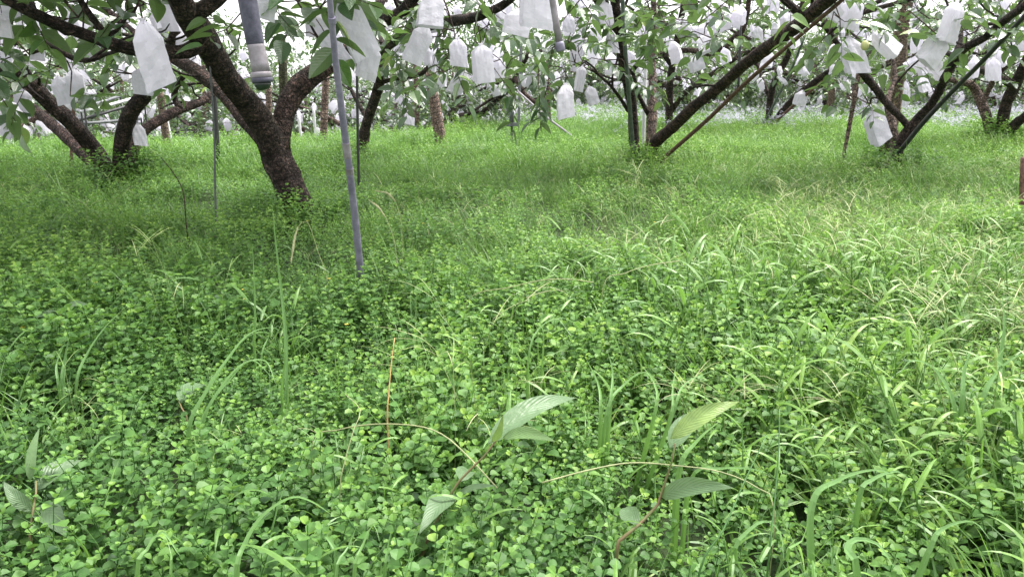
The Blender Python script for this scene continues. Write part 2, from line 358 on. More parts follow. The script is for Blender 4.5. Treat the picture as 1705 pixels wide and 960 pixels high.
# ------------------------------------------------------------------ ground
gx = np.concatenate([np.linspace(-400, -30, 12), np.linspace(-25, 25, 81), np.linspace(30, 400, 12)])
gy = np.concatenate([np.linspace(-60, -6, 5), np.linspace(-3, 50, 100), np.linspace(60, 600, 14)])
X, Yg = np.meshgrid(gx, gy); Z = ground_z(X, Yg)
mb = MB(); nx, ny = len(gx), len(gy)
mb.add(np.stack([X, Yg, Z], -1).reshape(-1, 3), [(j * nx + i, j * nx + i + 1, (j + 1) * nx + i + 1, (j + 1) * nx + i) for j in range(ny - 1) for i in range(nx - 1)])
tag(mb.build('ground', M['soil'], smooth=True), kind='structure')

# ------------------------------------------------------------------ orchard leaves, bags and tree builder
def leaf_template(rows, width, fold=0.18, droop=0.25):
    """leaf along +X, face up +Z; returns verts, faces, uv"""
    v, uv = [], []
    for i in range(rows + 1):
        s = i / rows; wd = width * (math.sin(math.pi * min(1, s ** 0.8)) ** 0.75) * (1 - 0.25 * s)
        z = -droop * s * s; 
        if i in (0, rows): v.append((s, 0, z)); uv.append((0.5, s))
        else:
            v += [(s, wd / 2, z + fold * wd), (s, 0, z), (s, -wd / 2, z + fold * wd)]
            uv += [(0.5 + wd / 2 / width * 0.95, s), (0.5, s), (0.5 - wd / 2 / width * 0.95, s)]
    f = [(0, 2, 1), (0, 3, 2)]
    for i in range(1, rows - 1):
        a = 1 + 3 * (i - 1); b = a + 3; f += [(a, a + 1, b + 1, b), (a + 1, a + 2, b + 2, b + 1)]
    a = 1 + 3 * (rows - 2); e = len(v) - 1; f += [(a, a + 1, e), (a + 1, a + 2, e)]
    return np.array(v, float), f, np.array(uv, float)
LT = {5: leaf_template(7, 0.58, droop=0.16), 3: leaf_template(5, 0.58, droop=0.18), 2: leaf_template(3, 0.55, droop=0.2)}

def frames(X, Up):
    X = X / (np.linalg.norm(X, axis=1)[:, None] + 1e-9)
    Y = np.cross(Up, X); Y /= np.linalg.norm(Y, axis=1)[:, None] + 1e-9
    Z_ = np.cross(X, Y); return np.stack([X, Y, Z_], -1)

def sprays(limbs, targets, rng, leaf_n=(5, 9), leaf_len=0.125, lod=3, twig_sides=4, spray_len=0.28, maxd=1.3, tone0=0.45):
    """twigs from the nearest limb point to each target, leaves along the last stretch"""
    L = np.concatenate([l for l in limbs]); tw = MB(); targets = [np.array(t) for t in targets]
    targets.sort(key=lambda t: float(np.min(np.linalg.norm(L - t, axis=1))))
    buf = np.full((len(L) + 3 * len(targets), 3), 1e3); buf[:len(L)] = L; nL = len(L); P_, X_, U_, S_, T_ = [], [], [], [], []
    for tg in targets:
        d = np.linalg.norm(buf[:nL] - tg, axis=1); i = int(np.argmin(d + rng.random(nL) * 0.12))
        s = buf[i].copy(); dist = np.linalg.norm(tg - s)
        if dist > maxd: tg = s + (tg - s) * maxd / dist; dist = maxd
        out = (tg - s) / (dist + 1e-6)
        dirn = out * 0.7 + rng.normal(0, 0.5, 3); dirn[2] -= 0.25; dirn /= np.linalg.norm(dirn)
        mid = (s + tg) / 2 + np.array([0, 0, 0.12 * dist]) + rng.normal(0, 0.04, 3)
        end = tg + dirn * spray_len
        m2 = tg + dirn * spray_len * 0.5 + np.array([0, 0, 0.02])
        tube(tw, [s, mid, tg, m2, end], [0.0045 + 0.004 * dist, 0.0042, 0.003, 0.0024, 0.0016], twig_sides, step=0.12, rng=rng, cap=False)
        buf[nL] = mid; buf[nL + 1] = tg; nL += 2
        k = rng.integers(*leaf_n); tone_s = rng.normal(0, 0.09)
        for j in range(k):
            t = (j + 0.4) / k
            p = (tg * (1 - t) + end * t) if t > 0.0 else tg
            side = 1 if j % 2 else -1
            h = np.cross(dirn, [0, 0, 1.0]); h /= np.linalg.norm(h) + 1e-6
            ld = h * side * rng.uniform(0.5, 1.1) + dirn * (0.45 + 0.8 * (t > 0.85)) + np.array([0, 0, rng.uniform(-0.6, 0.3)])
            up = np.array([0, 0, 1.0]) + rng.normal(0, 0.38, 3)
            P_.append(p); X_.append(ld); U_.append(up); S_.append(leaf_len * rng.uniform(0.6, 1.25))
            T_.append(np.clip(tone0 + tone_s + rng.normal(0, 0.1) + 0.3 * (rng.random() < 0.06) + (0.12 if t > 0.8 else 0), 0, 1))
    bm = BigMB()
    if P_:
        P_, X_, U_, S_, T_ = map(np.array, (P_, X_, U_, S_, T_))
        Mx = frames(X_, U_) * S_[:, None, None]
        tv, tf, tuv = LT[lod]; bm.inst(tv, tf, tuv, Mx, P_, T_)
    return tw, bm

def bag_mesh(seed, h=0.25, w=0.17, lod=1):
    """paper bag: gathered pleated neck, sloping shoulders, gusseted box body, folded square bottom"""
    rng = np.random.default_rng(seed); ns = 32 if lod else 12; nr = 22 if lod else 6
    dp = w * rng.uniform(0.42, 0.66); sh = rng.uniform(0.15, 0.34); V = []
    bend = rng.normal(0, 0.014, 2); skew = rng.normal(0, 0.012)
    folds = [(rng.uniform(0, math.pi), rng.uniform(0.8, 2.2), rng.random(), rng.uniform(0.0025, 0.0065), rng.integers(0, 2)) for _ in range(6 if lod else 2)]
    for i in range(nr + 1):
        t = i / nr
        if t < 0.05: k = 0.26 - 0.12 * (t / 0.05)
        elif t < sh: u = (t - 0.05) / (sh - 0.05); k = 0.14 + 0.82 * u ** 0.6
        else: k = 0.96 + 0.06 * (t - sh)
        for j in range(ns):
            f = j / ns * 4; side, q = int(f), f - int(f)
            cx, cy_ = [(1 - 2 * q, 1), (-1, 1 - 2 * q), (-1 + 2 * q, -1), (1, -1 + 2 * q)][side]
            a = math.atan2(cy_, cx); rr_ = 0.8 * min(1, max(0, (t - 0.05) / (sh * 0.9)))
            x = (cx * rr_ + math.cos(a) * (1 - rr_)) * w / 2 * k; y = (cy_ * rr_ + math.sin(a) * (1 - rr_)) * dp / 2 * (k if t < sh else 0.96 + 0.0 * t)
            if side in (1, 3): x *= 1 - 0.22 * (1 - abs(2 * q - 1)) * math.sin(min(1, t * 1.05) * math.pi) ** 0.5
            dsp = 0
            for (ph, fq, p0, am, sd2) in folds:
                c = (t * 1.4 * math.cos(ph) + x / w * 1.6 * math.sin(ph)) * fq + p0 + sd2 * 0.5 * (cy_ > 0)
                dsp += am * (abs((c % 1) - 0.5) * 2 - 0.5)
            dsp *= min(1, t * 3) * (1 if side in (0, 2) else 0.5)
            if t < 0.36: dsp += 0.0028 * (1 if j % 2 else -1) * (1 - t / 0.36) * (k + 0.3)
            x += dsp * math.cos(a) * 0.6 + rng.normal(0, 0.0006); y += dsp * math.sin(a) + rng.normal(0, 0.0006)
            z = -t * h + (0.010 * cx * t * skew / 0.012) + (0.008 * (1 if cy_ > 0 else -1) * (t > 0.97))
            V.append((x + bend[0] * t * t, y + bend[1] * t * t, z))
    F = []
    for i in range(nr):
        for j in range(ns):
            k = (j + 1) % ns; a, b, c, d = i * ns + j, i * ns + k, (i + 1) * ns + k, (i + 1) * ns + j
            F += [(a, d, c), (a, c, b)] if (i + j) % 2 else [(a, d, b), (b, d, c)]
    V.append((bend[0], bend[1], -h + 0.006)); e = len(V) - 1
    F += [(nr * ns + j, e, nr * ns + (j + 1) % ns) for j in range(ns)]
    mb = MB(); mb.add(V, F); return mb
BAGS = [bag_mesh(50 + i, w=0.165 * (0.92 + 0.04 * i)).mesh('fruit_bag', M['bag']) for i in range(6)]
BAGS_FAR = [bag_mesh(70 + i, lod=0).mesh('fruit_bag_small', M['bag']) for i in range(4)]
tie_mb = MB(); th = np.linspace(0, 2 * math.pi, 13)[:-1]
tube(tie_mb, [(0.0165 * math.cos(a), 0.013 * math.sin(a), -0.02 + 0.001 * math.sin(3 * a)) for a in np.linspace(0, 2 * math.pi * 1.9, 22)], [0.0012] * 22, 5, step=0.004)
TIE = tie_mb.mesh('tie', M['black_rod'])
st_mb = MB(); tube(st_mb, [(0, 0, -0.03), (0.004, 0, 0.04), (-0.004, 0.006, 0.12)], [0.005, 0.004, 0.0045], 6, step=0.02)
STALK = st_mb.mesh('stalk', M['twig'])

def make_bag(px, py_top, py_bot, wpx, Y, label, tilt=0.0, yaw=None, lean=0.0, group='fruit bags close enough to tell apart', var=None, pale=None):
    """bag whose neck is seen at (px,py_top); tilt in degrees in the picture plane"""
    p = at(px, py_top, Y); d = proj(p)[2]
    hh = (py_bot - py_top) / FPX * d / max(0.5, math.cos(R(tilt))); sz = hh / 0.25; sw = 0.97 * wpx / FPX * d / 0.17
    v = random.randrange(6) if var is None else var
    o = bpy.data.objects.new('fruit_bag', BAGS[v]); C.objects.link(o)
    o.location = p; o.scale = (sw, (sw + sz) / 2, sz)
    o.rotation_euler = Euler((R(lean), 0, 0)).to_matrix().to_4x4().to_euler()
    mrot = Matrix.Rotation(R(tilt), 4, 'Y') @ Matrix.Rotation(R(lean), 4, 'X') @ Matrix.Rotation(R(random.uniform(-50, 50) if yaw is None else yaw), 4, 'Z')
    o.rotation_euler = mrot.to_euler()
    tag(o, label, 'fruit bag', group)
    for nm, me in (('tie', TIE), ('stalk', STALK)):
        c = bpy.data.objects.new(nm, me); C.objects.link(c); c.parent = o
    return o

TREES = []
def tree(label, Yb, trunk, branches, regions=(), fill=None, leafopts=None, barkm='bark', wk=0.92, group='fruit trees nearest the camera', seed=0, base_px=None):
    """trunk/branches: lists of (px,py,width_px[,Y]); region: (x0,x1,y0,y1,Y0,Y1,count)"""
    rng = np.random.default_rng(300 + seed)
    b0 = at(trunk[0][0], trunk[0][1], trunk[0][3] if len(trunk[0]) > 3 else Yb)
    root = empty('fruit_tree', (b0.x, b0.y, 0), label, 'tree', group); inv = Vector(root.location)
    limbs = []
    def pts(l, Yd):
        P, r = [], []
        for q in l:
            Y = q[3] if len(q) > 3 else Yd
            p = at(q[0], q[1], Y); P.append(np.array(p - inv)); r.append(q[2] * wk / 2 / FPX * proj(p)[2])
        return P, r
    mbt = MB(); P, r = pts(trunk, Yb)
    foot = P[0].copy(); foot[2] = -0.05; P = [foot] + P; r = [r[0] * 1.12] + r
    c, _ = tube(mbt, P, r, 16, step=0.035, bump=0.055, rng=rng); limbs.append(c)
    mbt.build('trunk', M[barkm], root, smooth=True)
    for b in branches:
        bmname = 'bark'
        if isinstance(b, tuple): bmname, b = b
        mbb = MB(); P, r = pts(b, Yb)
        c, _ = tube(mbb, P, r, 12 if max(r) > 0.02 else 8, step=max(0.02, max(r) * 0.9), bump=0.06, rng=rng); limbs.append(c)
        mbb.build('branch', M[bmname], root, smooth=True)
    for l in list(limbs[1:]):          # crooked side branches
        for _ in range(2 + (len(l) > 25)):
            i = int(rng.uniform(0.35, 0.95) * (len(l) - 1)); a = rng.random() * 6.28; Ls = rng.uniform(0.35, 0.9); p = l[i].copy(); Q = [p.copy()]; e = rng.uniform(0.0, 1.0)
            for _s in range(4):
                p = p + np.array([math.cos(a) * math.cos(e), math.sin(a) * math.cos(e), math.sin(e)]) * Ls / 4; Q.append(p.copy()); a += rng.normal(0, 0.5); e = np.clip(e + rng.normal(0, 0.4), -0.3, 1.2)
            mbb = MB(); r0 = rng.uniform(0.009, 0.018); c, _ = tube(mbb, Q, [r0, r0 * .85, r0 * .7, r0 * .55, r0 * .35], 7, step=0.04, bump=0.07, rng=rng); limbs.append(c)
            mbb.build('branch', M['bark'], root, smooth=True)
    T = []
    for (x0, x1, y0, y1, Y0, Y1, n) in regions:
        for _ in range(int(n * (0.85 if leafopts is near else 0.74))): T.append(np.array(at(rng.uniform(x0, x1), rng.uniform(y0, y1), rng.uniform(Y0, Y1)) - inv))
    if fill:
        (cx, cy_, cz), (rx, ry, rz), n = fill
        for _ in range(n):
            q = rng.normal(0, 1, 3); q /= np.linalg.norm(q); q *= rng.random() ** 0.4
            T.append(np.array([cx + q[0] * rx, cy_ + q[1] * ry, cz + q[2] * rz]) - np.array(inv))
        # extra unseen-from-here limbs so the upper crown is carried
        tops = [l[-1] for l in limbs[1:1 + len(branches)]]; zt = sorted(t_[2] for t_ in tops)[-3:][0]; tops = [t_ for t_ in tops if t_[2] >= zt]
        for _ in range(5):
            s = tops[rng.integers(len(tops))]; e = np.array([cx, cy_, cz]) - np.array(inv) + rng.normal(0, 0.5, 3) * np.array([rx, ry, rz])
            mbb = MB(); c, _ = tube(mbb, [s, (s + e) / 2 + rng.normal(0, 0.1, 3), e], [0.022, 0.016, 0.009], 7, step=0.08, bump=0.05, rng=rng); limbs.append(c)
            mbb.build('branch', M['bark'], root, smooth=True)
    tw, lv = sprays(limbs, T, rng, **(leafopts or {}))
    if T:
        lv.take(tw).build('crown', [M['leaf'], M['twig']], root)
    TREES.append(root); return root
near = dict(leaf_n=(4, 8), leaf_len=0.155, lod=5, spray_len=0.26, twig_sides=5)
mid = dict(leaf_n=(5, 9), leaf_len=0.14, lod=3, spray_len=0.28)
tree('big dark forked trunk at centre left, nearest tree to the camera', 5.2,
     [(496, 348, 68, 5.2), (484, 318, 62, 5.2), (468, 275, 60, 5.2), (456, 240, 62, 5.2)],
     [[(458, 250, 60, 5.2), (442, 213, 56, 5.15), (415, 175, 50, 5.0), (377, 128, 50, 4.75), (343, 70, 52, 4.5), (312, 25, 54, 4.3), (290, -20, 46, 4.1), (240, -110, 36, 3.8)],
      ('bark_red', [(464, 248, 46, 5.2), (470, 205, 42, 5.25), (480, 170, 42, 5.3), (500, 142, 42, 5.35), (533, 117, 38, 5.4), (560, 98, 32, 5.5), (600, 60, 22, 5.7), (640, -10, 18, 5.9), (660, -90, 14, 6.2)]),
      [(335, 70, 34, 4.45), (310, 86, 28, 4.4), (255, 85, 26, 4.3), (213, 80, 26, 4.2), (167, 66, 24, 4.1), (100, 43, 24, 4.0), (40, 15, 22, 3.9), (-20, -15, 18, 3.8), (-120, -60, 14, 3.6)],
      ('bark_red', [(440, 235, 34, 5.3), (405, 195, 30, 5.5), (367, 150, 30, 5.7), (325, 118, 28, 5.9), (292, 98, 24, 6.1), (230, 60, 16, 6.3), (170, 10, 12, 6.5)]),
      [(330, 20, 34, 4.3), (352, 6, 30, 4.3), (385, -20, 26, 4.3), (450, -80, 18, 4.4)],
      [(178, 60, 14, 4.1), (150, 25, 14, 4.1), (120, -20, 12, 4.1)],
      [(60, 60, 9, 5.0), (90, 80, 11, 5.0), (123, 97, 12, 5.0), (150, 100, 10, 4.9), (178, 90, 8, 4.9), (215, 80, 7, 4.5)]],
     regions=[(-30, 255, -30, 25, 3.6, 4.6, 22), (-20, 300, 20, 100, 4.4, 5.4, 11), (440, 560, -20, 30, 3.4, 4.4, 12), (345, 400, 20, 60, 3.6, 4.0, 3), (430, 520, 10, 70, 4.6, 5.6, 4), (560, 660, -10, 90, 5.4, 6.2, 7),
              (0, 200, 100, 180, 4.8, 6.0, 5)],
     fill=((-1.9, 4.1, 2.4), (2.7, 1.9, 0.45), 480), leafopts=near, seed=1, wk=0.82)  # fill: out-of-view crown, widened and thickened to shade the ground at left
tree('dark V shaped tree in the left grass with four low spreading limbs', 7.2,
     [(193, 292, 60, 7.2), (190, 283, 40, 7.2)],
     [[(180, 288, 30, 7.2), (165, 262, 30, 7.2), (150, 240, 30, 7.15), (117, 203, 29, 7.0), (83, 173, 29, 6.9), (43, 133, 28, 6.7), (0, 110, 26, 6.5), (-60, 80, 22, 6.3), (-160, 0, 16, 6.0)],
      ('bark_red', [(175, 288, 26, 7.3), (147, 262, 24, 7.5), (110, 228, 20, 7.7), (77, 198, 18, 7.9), (40, 170, 16, 8.1), (0, 155, 14, 8.3), (-60, 140, 12, 8.6)]),
      [(200, 290, 30, 7.1), (202, 255, 28, 7.1), (205, 225, 28, 7.0), (218, 188, 29, 6.9), (243, 155, 27, 6.8), (263, 128, 24, 6.7), (290, 60, 18, 6.6), (300, -20, 14, 6.5)],
      ('bark_red', [(212, 290, 24, 7.2), (222, 250, 20, 7.3), (232, 225, 20, 7.4), (252, 208, 19, 7.5), (283, 190, 18, 7.7), (310, 178, 16, 7.9), (340, 166, 14, 8.1), (380, 130, 10, 8.4)]),
      [(300, 182, 12, 7.8), (290, 160, 10, 7.8), (300, 135, 9, 7.7), (318, 115, 7, 7.6)],
      [(60, 150, 12, 6.8), (20, 60, 10, 6.5), (20, -20, 8, 6.4)]],
     regions=[(-40, 330, -20, 140, 6.0, 8.5, 58), (-40, 60, 150, 205, 6.4, 7.6, 5), (200, 400, 60, 150, 7.0, 9.0, 13)],
     fill=((-4.4, 6.6, 2.4), (2.6, 2.2, 0.5), 240), leafopts=mid, seed=2)
tree('slim dark trunk behind the grey leaning pole, limb arching right', 9.5,
     [(603, 258, 24, 9.5), (604, 240, 22, 9.5), (612, 200, 17, 9.4), (630, 147, 19, 9.2), (634, 110, 18, 9.0), (634, 70, 18, 8.8)],
     [[(634, 85, 18, 8.8), (660, 66, 20, 8.4), (690, 52, 19, 8.0), (730, 38, 19, 7.6), (767, 33, 20, 7.3), (800, 26, 17, 7.0), (843, 4, 15, 6.8), (890, -50, 12, 6.4)],
      [(634, 78, 18, 8.8), (625, 40, 16, 9.0), (640, 0, 14, 9.2), (650, -60, 12, 9.4)],
      [(612, 45, 26, 7.2), (640, 33, 26, 7.1), (668, 22, 24, 7.0), (700, -20, 20, 6.8)],
      [(632, 138, 9, 9.2), (655, 132, 8, 9.0), (685, 127, 9, 8.8), (703, 122, 8, 8.7), (718, 108, 7, 8.6), (760, 90, 5, 8.4)],
      [(612, 200, 8, 9.4), (590, 160, 7, 9.5), (570, 120, 6, 9.6)]],
     regions=[(560, 760, -20, 100, 6.2, 9.0, 34), (700, 900, -20, 60, 5.6, 7.6, 30), (660, 880, 60, 165, 5.4, 8.0, 24), (570, 680, 100, 150, 7.5, 9.5, 6)],
     fill=((-0.6, 8.2, 2.5), (1.9, 1.8, 0.5), 35), leafopts=mid, seed=3)
tree('tree right of centre whose thick limb slants up to the right', 8.6,
     [(1068, 275, 36, 8.6), (1066, 262, 26, 8.6)],
     [[(1062, 272, 20, 8.6), (1056, 240, 19, 8.6), (1052, 175, 18, 8.5), (1042, 125, 18, 8.3), (1031, 62, 18, 8.1), (1024, 0, 17, 7.9), (1018, -80, 14, 7.6)],
      ('bark_pale', [(1078, 262, 20, 8.7), (1083, 235, 18, 8.7), (1086, 187, 18, 8.8), (1087, 140, 15, 8.9), (1086, 90, 13, 9.0), (1090, 40, 11, 9.1), (1085, -40, 9, 9.2)]),
      ('bark_red', [(1078, 258, 22, 8.6), (1090, 238, 21, 8.5), (1120, 212, 20, 8.2), (1155, 178, 20, 7.8), (1199, 144, 20, 7.4), (1236, 110, 21, 7.0), (1277, 80, 24, 6.6), (1341, 31, 26, 6.1), (1385, -8, 26, 5.7), (1440, -60, 22, 5.3)]),
      [(1336, 33, 16, 6.1), (1322, 15, 15, 6.0), (1300, -5, 13, 5.9), (1260, -40, 10, 5.8)],
      [(1028, 62, 11, 8.1), (1020, 40, 11, 8.0), (1005, 19, 10, 7.9), (988, -4, 9, 7.8), (960, -50, 7, 7.6)],
      [(1079, 190, 9, 8.8), (1062, 155, 7, 8.7), (1054, 125, 6, 8.6), (1030, 100, 5, 8.4)],
      [(1046, 185, 7, 8.5), (1030, 160, 6, 8.4), (1012, 138, 5, 8.3), (985, 115, 4, 8.2)]],
     regions=[(900, 1250, -20, 75, 6.4, 8.6, 58), (1100, 1420, -20, 70, 5.4, 7.6, 26), (900, 1060, 80, 140, 7.0, 9.0, 12), (1070, 1180, 80, 150, 8.0, 9.4, 8), (880, 970, 100, 185, 6.2, 7.6, 7)],
     fill=((1.6, 7.6, 2.6), (2.4, 2.0, 0.5), 50), leafopts=mid, seed=4)
tree('slender dark trunk behind the slanting limb, right of centre', 15,
     [(1114, 212, 15, 15), (1115, 150, 13, 14.8), (1119, 110, 12, 14.6), (1130, 53, 12, 14.2), (1140, 0, 10, 14)],
     [[(1118, 185, 9, 15), (1139, 156, 9, 14.6), (1174, 131, 9, 14), (1224, 98, 8, 13.2), (1270, 75, 7, 12.6)],
      ('bark_red', [(1096, 91, 8, 13.5), (1146, 84, 10, 13.2), (1189, 88, 11, 12.8), (1224, 62, 11, 12.4), (1240, 40, 10, 12.2), (1250, -20, 8, 12)]),
      [(1119, 110, 9, 14.6), (1090, 70, 8, 14.2), (1075, 30, 7, 14)]],
     regions=[(1000, 1300, 0, 130, 12, 15.5, 75), (1060, 1260, 120, 160, 12, 14, 8)], fill=((2.8, 13.8, 2.7), (2.4, 1.8, 0.6), 60), leafopts=mid, seed=5)
tree('small dark tree with two stems propped beside a slanting rod', 15.6,
     [(1279, 212, 14, 15.6), (1281, 190, 13, 15.6), (1283, 162, 12, 15.5), (1294, 125, 12, 15.2), (1310, 97, 11, 15), (1330, 40, 9, 14.6), (1340, -20, 8, 14.4)],
     [[(1285, 208, 11, 15.6), (1302, 186, 11, 15.4), (1320, 166, 11, 15.2), (1360, 134, 12, 14.6), (1397, 109, 11, 14), (1450, 80, 8, 13.4)],
      [(1283, 165, 8, 15.5), (1272, 140, 7, 15.6), (1262, 110, 6, 15.8), (1240, 70, 5, 16)]],
     regions=[(1180, 1460, -10, 130, 13, 16.5, 80)], fill=((5.2, 15, 2.8), (2.6, 2.0, 0.5), 60), leafopts=mid, seed=6)
tree('black V shaped tree beside the mossy stub post at right', 8.1,
     [(1493, 275, 16, 8.1), (1494, 258, 17, 8.1), (1502, 232, 19, 8.1), (1516, 212, 19, 8.05)],
     [[(1516, 215, 13, 8.05), (1498, 194, 13, 8.0), (1479, 175, 13, 7.9), (1462, 153, 13, 7.8), (1446, 133, 14, 7.7), (1428, 112, 12, 7.6), (1400, 80, 9, 7.4), (1370, 40, 7, 7.2)],
      [(1514, 214, 16, 8.05), (1532, 193, 15, 8.0), (1551, 173, 15, 7.85), (1565, 148, 15, 7.7), (1576, 125, 15, 7.55), (1592, 98, 15, 7.4), (1610, 78, 14, 7.2), (1638, 64, 14, 6.9), (1660, 45, 14, 6.7), (1680, 28, 14, 6.5), (1710, 5, 13, 6.2), (1760, -60, 11, 5.8)],
      ('bark_pale', [(1488, 262, 18, 8.2), (1490, 240, 17, 8.25), (1487, 212, 16, 8.3), (1480, 182, 15, 8.4), (1478, 165, 11, 8.5), (1490, 130, 8, 8.6), (1486, 90, 6, 8.7)]),
      [(1590, 98, 10, 7.4), (1600, 60, 8, 7.6), (1592, 10, 7, 7.8), (1588, -40, 6, 8)]],
     regions=[(1380, 1720, -20, 65, 6.2, 8.2, 52), (1340, 1460, 60, 130, 7.0, 8.2, 12), (1560, 1720, 50, 100, 6.2, 8.4, 8), (1440, 1580, 60, 150, 7.5, 9, 10), (1420, 1480, 170, 205, 7.7, 8.2, 3)],
     fill=((4.6, 7.6, 2.5), (2.2, 1.8, 0.5), 45), leafopts=mid, seed=7)
tree('stout forked tree at the right edge with one pale banded limb', 11.6,
     [(1664, 240, 54, 11.6), (1660, 228, 38, 11.6)],
     [[(1664, 232, 22, 11.6), (1668, 205, 20, 11.6), (1675, 175, 20, 11.5), (1690, 142, 20, 11.3), (1706, 108, 18, 11), (1740, 40, 14, 10.6)],
      ('bark_pale', [(1652, 234, 18, 11.7), (1646, 205, 18, 11.7), (1638, 181, 17, 11.7), (1628, 156, 16, 11.8), (1616, 140, 14, 11.8), (1597, 137, 11, 11.7), (1570, 128, 9, 11.6), (1545, 110, 7, 11.4)]),
      ('bark_pale', [(1636, 172, 9, 11.7), (1650, 142, 10, 11.6), (1662, 124, 9, 11.4), (1684, 99, 8, 11.2), (1700, 60, 6, 11)]),
      [(1690, 142, 15, 11.3), (1660, 128, 13, 11.0), (1620, 110, 13, 10.6), (1590, 95, 12, 10.3), (1550, 83, 11, 10), (1510, 78, 9, 9.8), (1470, 60, 7, 9.6)],
      [(1672, 236, 18, 11.6), (1690, 208, 17, 11.2), (1715, 188, 15, 10.9), (1760, 150, 13, 10.5)]],
     regions=[(1480, 1740, -10, 150, 9.4, 12.4, 75)], fill=((7.0, 11, 2.6), (2.4, 1.9, 0.5), 60), leafopts=mid, seed=8)
tree('short dark double stemmed tree beyond the leaning tan log', 17,
     [(757, 208, 13, 17), (758, 190, 12, 17), (750, 165, 10, 17), (738, 130, 9, 17)],
     [[(760, 205, 10, 17), (800, 190, 10, 16.5), (830, 163, 10, 16), (850, 142, 9, 15.6), (880, 90, 8, 15)],
      ('bark_red', [(858, 130, 9, 14), (872, 155, 9, 14), (892, 172, 8, 14)]),
      [(738, 130, 8, 17), (720, 90, 7, 16.6), (700, 50, 6, 16)]],
     regions=[(640, 920, 20, 165, 14, 17.5, 80)], fill=((-0.6, 16, 2.4), (2.6, 1.8, 0.6), 40), leafopts=mid, seed=9)

# ---- rows of distant trees: five built, the rest copied part by part
def far_tree(seed):
    rng = np.random.default_rng(seed)
    root = empty('fruit_tree', (0, 0, 0), 'x', 'tree'); limbs = []
    n = rng.integers(3, 5); a0 = rng.random() * 6.28; tips = []
    mbt = MB(); c, _ = tube(mbt, [(0, 0, -0.1), (0, 0, 0.12), (rng.normal(0, .04), rng.normal(0, .04), 0.34)], [0.13, 0.11, 0.1], 10, step=0.06, bump=0.05, rng=rng)
    mbt.build('trunk', M['bark'], root, smooth=True)
    for k in range(n):
        a = a0 + k * 6.28 / n + rng.normal(0, 0.3); d = np.array([math.cos(a), math.sin(a), 0]); p = np.array([0, 0, 0.2]); P = [p.copy()]; el = rng.uniform(0.75, 1.1)
        for s in range(5):
            el = max(0.18, el - rng.uniform(0.04, 0.22)); a += rng.normal(0, 0.22); d = np.array([math.cos(a) * math.cos(el), math.sin(a) * math.cos(el), math.sin(el)])
            p = p + d * 0.5; P.append(p.copy())
        mbb = MB(); c, _ = tube(mbb, P, [0.08, 0.065, 0.055, 0.045, 0.035, 0.022], 8, step=0.1, bump=0.06, rng=rng); limbs.append(c)
        mbb.build('branch', M[['bark', 'bark_red', 'bark', 'bark_pale'][k % 4]], root, smooth=True)
        for q in range(5):
            i = rng.integers(len(c) // 3, len(c) - 1); a2 = a + rng.normal(0, 0.9); e = c[i] + np.array([math.cos(a2), math.sin(a2), rng.uniform(-0.1, 0.6)]) * rng.uniform(0.6, 1.1)
            mbb = MB(); c2, _ = tube(mbb, [c[i], (c[i] + e) / 2 + rng.normal(0, 0.06, 3), e], [0.03, 0.022, 0.012], 6, step=0.12, bump=0.05, rng=rng); limbs.append(c2)
            mbb.build('branch', M['bark'], root, smooth=True)
    T = []
    allp = np.concatenate(limbs); allp = allp[allp[:, 2] > 0.6]
    for _ in range(600):
        p = allp[rng.integers(len(allp))] + rng.normal(0, 1, 3) * np.array([0.5, 0.5, 0.42]); p[2] = max(p[2], 0.5); T.append(p)
    tw, lv = sprays(limbs, T, rng, leaf_n=(5, 9), leaf_len=0.13, lod=2, twig_sides=3, maxd=0.9, tone0=0.34)
    lv.take(tw).build('crown', [M['leaf'], M['twig']], root)
    return root, allp
PROTO = [far_tree(900 + i) for i in range(6)]
def zone(px):
    return 0 if px < 330 else 1 if px < 700 else 2 if px < 1030 else 3 if px < 1330 else 4
ZN = ['past the left V tree', 'right of the big forked trunk', 'beyond the open grass centre', 'past the thick slanting limb', 'past the black V tree']
far_spots = []
rr = random.Random(5)
for j, yy in enumerate(np.arange(12.5, 62, 4.3)):
    for i, xx in enumerate(np.arange(-48, 49, 4.4)):
        x = xx + (2.2 if j % 2 else 0) + rr.uniform(-0.7, 0.7); y = yy + rr.uniform(-0.7, 0.7)
        if abs(x) > 0.78 * y + 2.5: continue
        px, py, d = proj((x, y, 0.3))
        if y < float(edge_y(x)) + 0.8 and y < 19: continue
        if y < 21 and x > 0.5: continue
        if 880 < px < 1060 and y < 27: continue
        far_spots.append((x, y, px))
q = np.random.default_rng(61); n_ = 46000; cx_ = q.uniform(-62, 62, 90); cy_w = q.uniform(63, 80, 90); ch = q.uniform(2.6, 5.2, 90); k_ = q.integers(0, 90, n_)
d_ = q.normal(0, 1, (n_, 3)); d_ /= np.linalg.norm(d_, axis=1)[:, None]; d_ *= q.random(n_)[:, None] ** 0.35
P_ = np.stack([cx_[k_] + d_[:, 0] * 3.2, cy_w[k_] + d_[:, 1] * 2.5, ch[k_] * 0.95 + d_[:, 2] * ch[k_] * 0.95 - 0.6], 1); P_ += q.normal(0, 0.25, P_.shape)
bm_ = BigMB(); tv, tf, tuv = LT[2]; Xd = q.normal(0, 1, (n_, 3)); Xd[:, 2] -= 0.4
bm_.inst(tv, tf, tuv, frames(Xd, q.normal(0, 0.5, (n_, 3)) + [0, -0.4, 1]) * q.uniform(0.3, 0.6, n_)[:, None, None], P_, np.clip(q.normal(0.55, 0.16, n_), 0, 1))  # leaf tones shifted paler, distance haze put into the colour
tag(bm_.build('far_wood', M['leaf']), 'unbroken leafy wood behind the farthest orchard rows', 'wood', kind='stuff')
used = set(); bag_cand = []
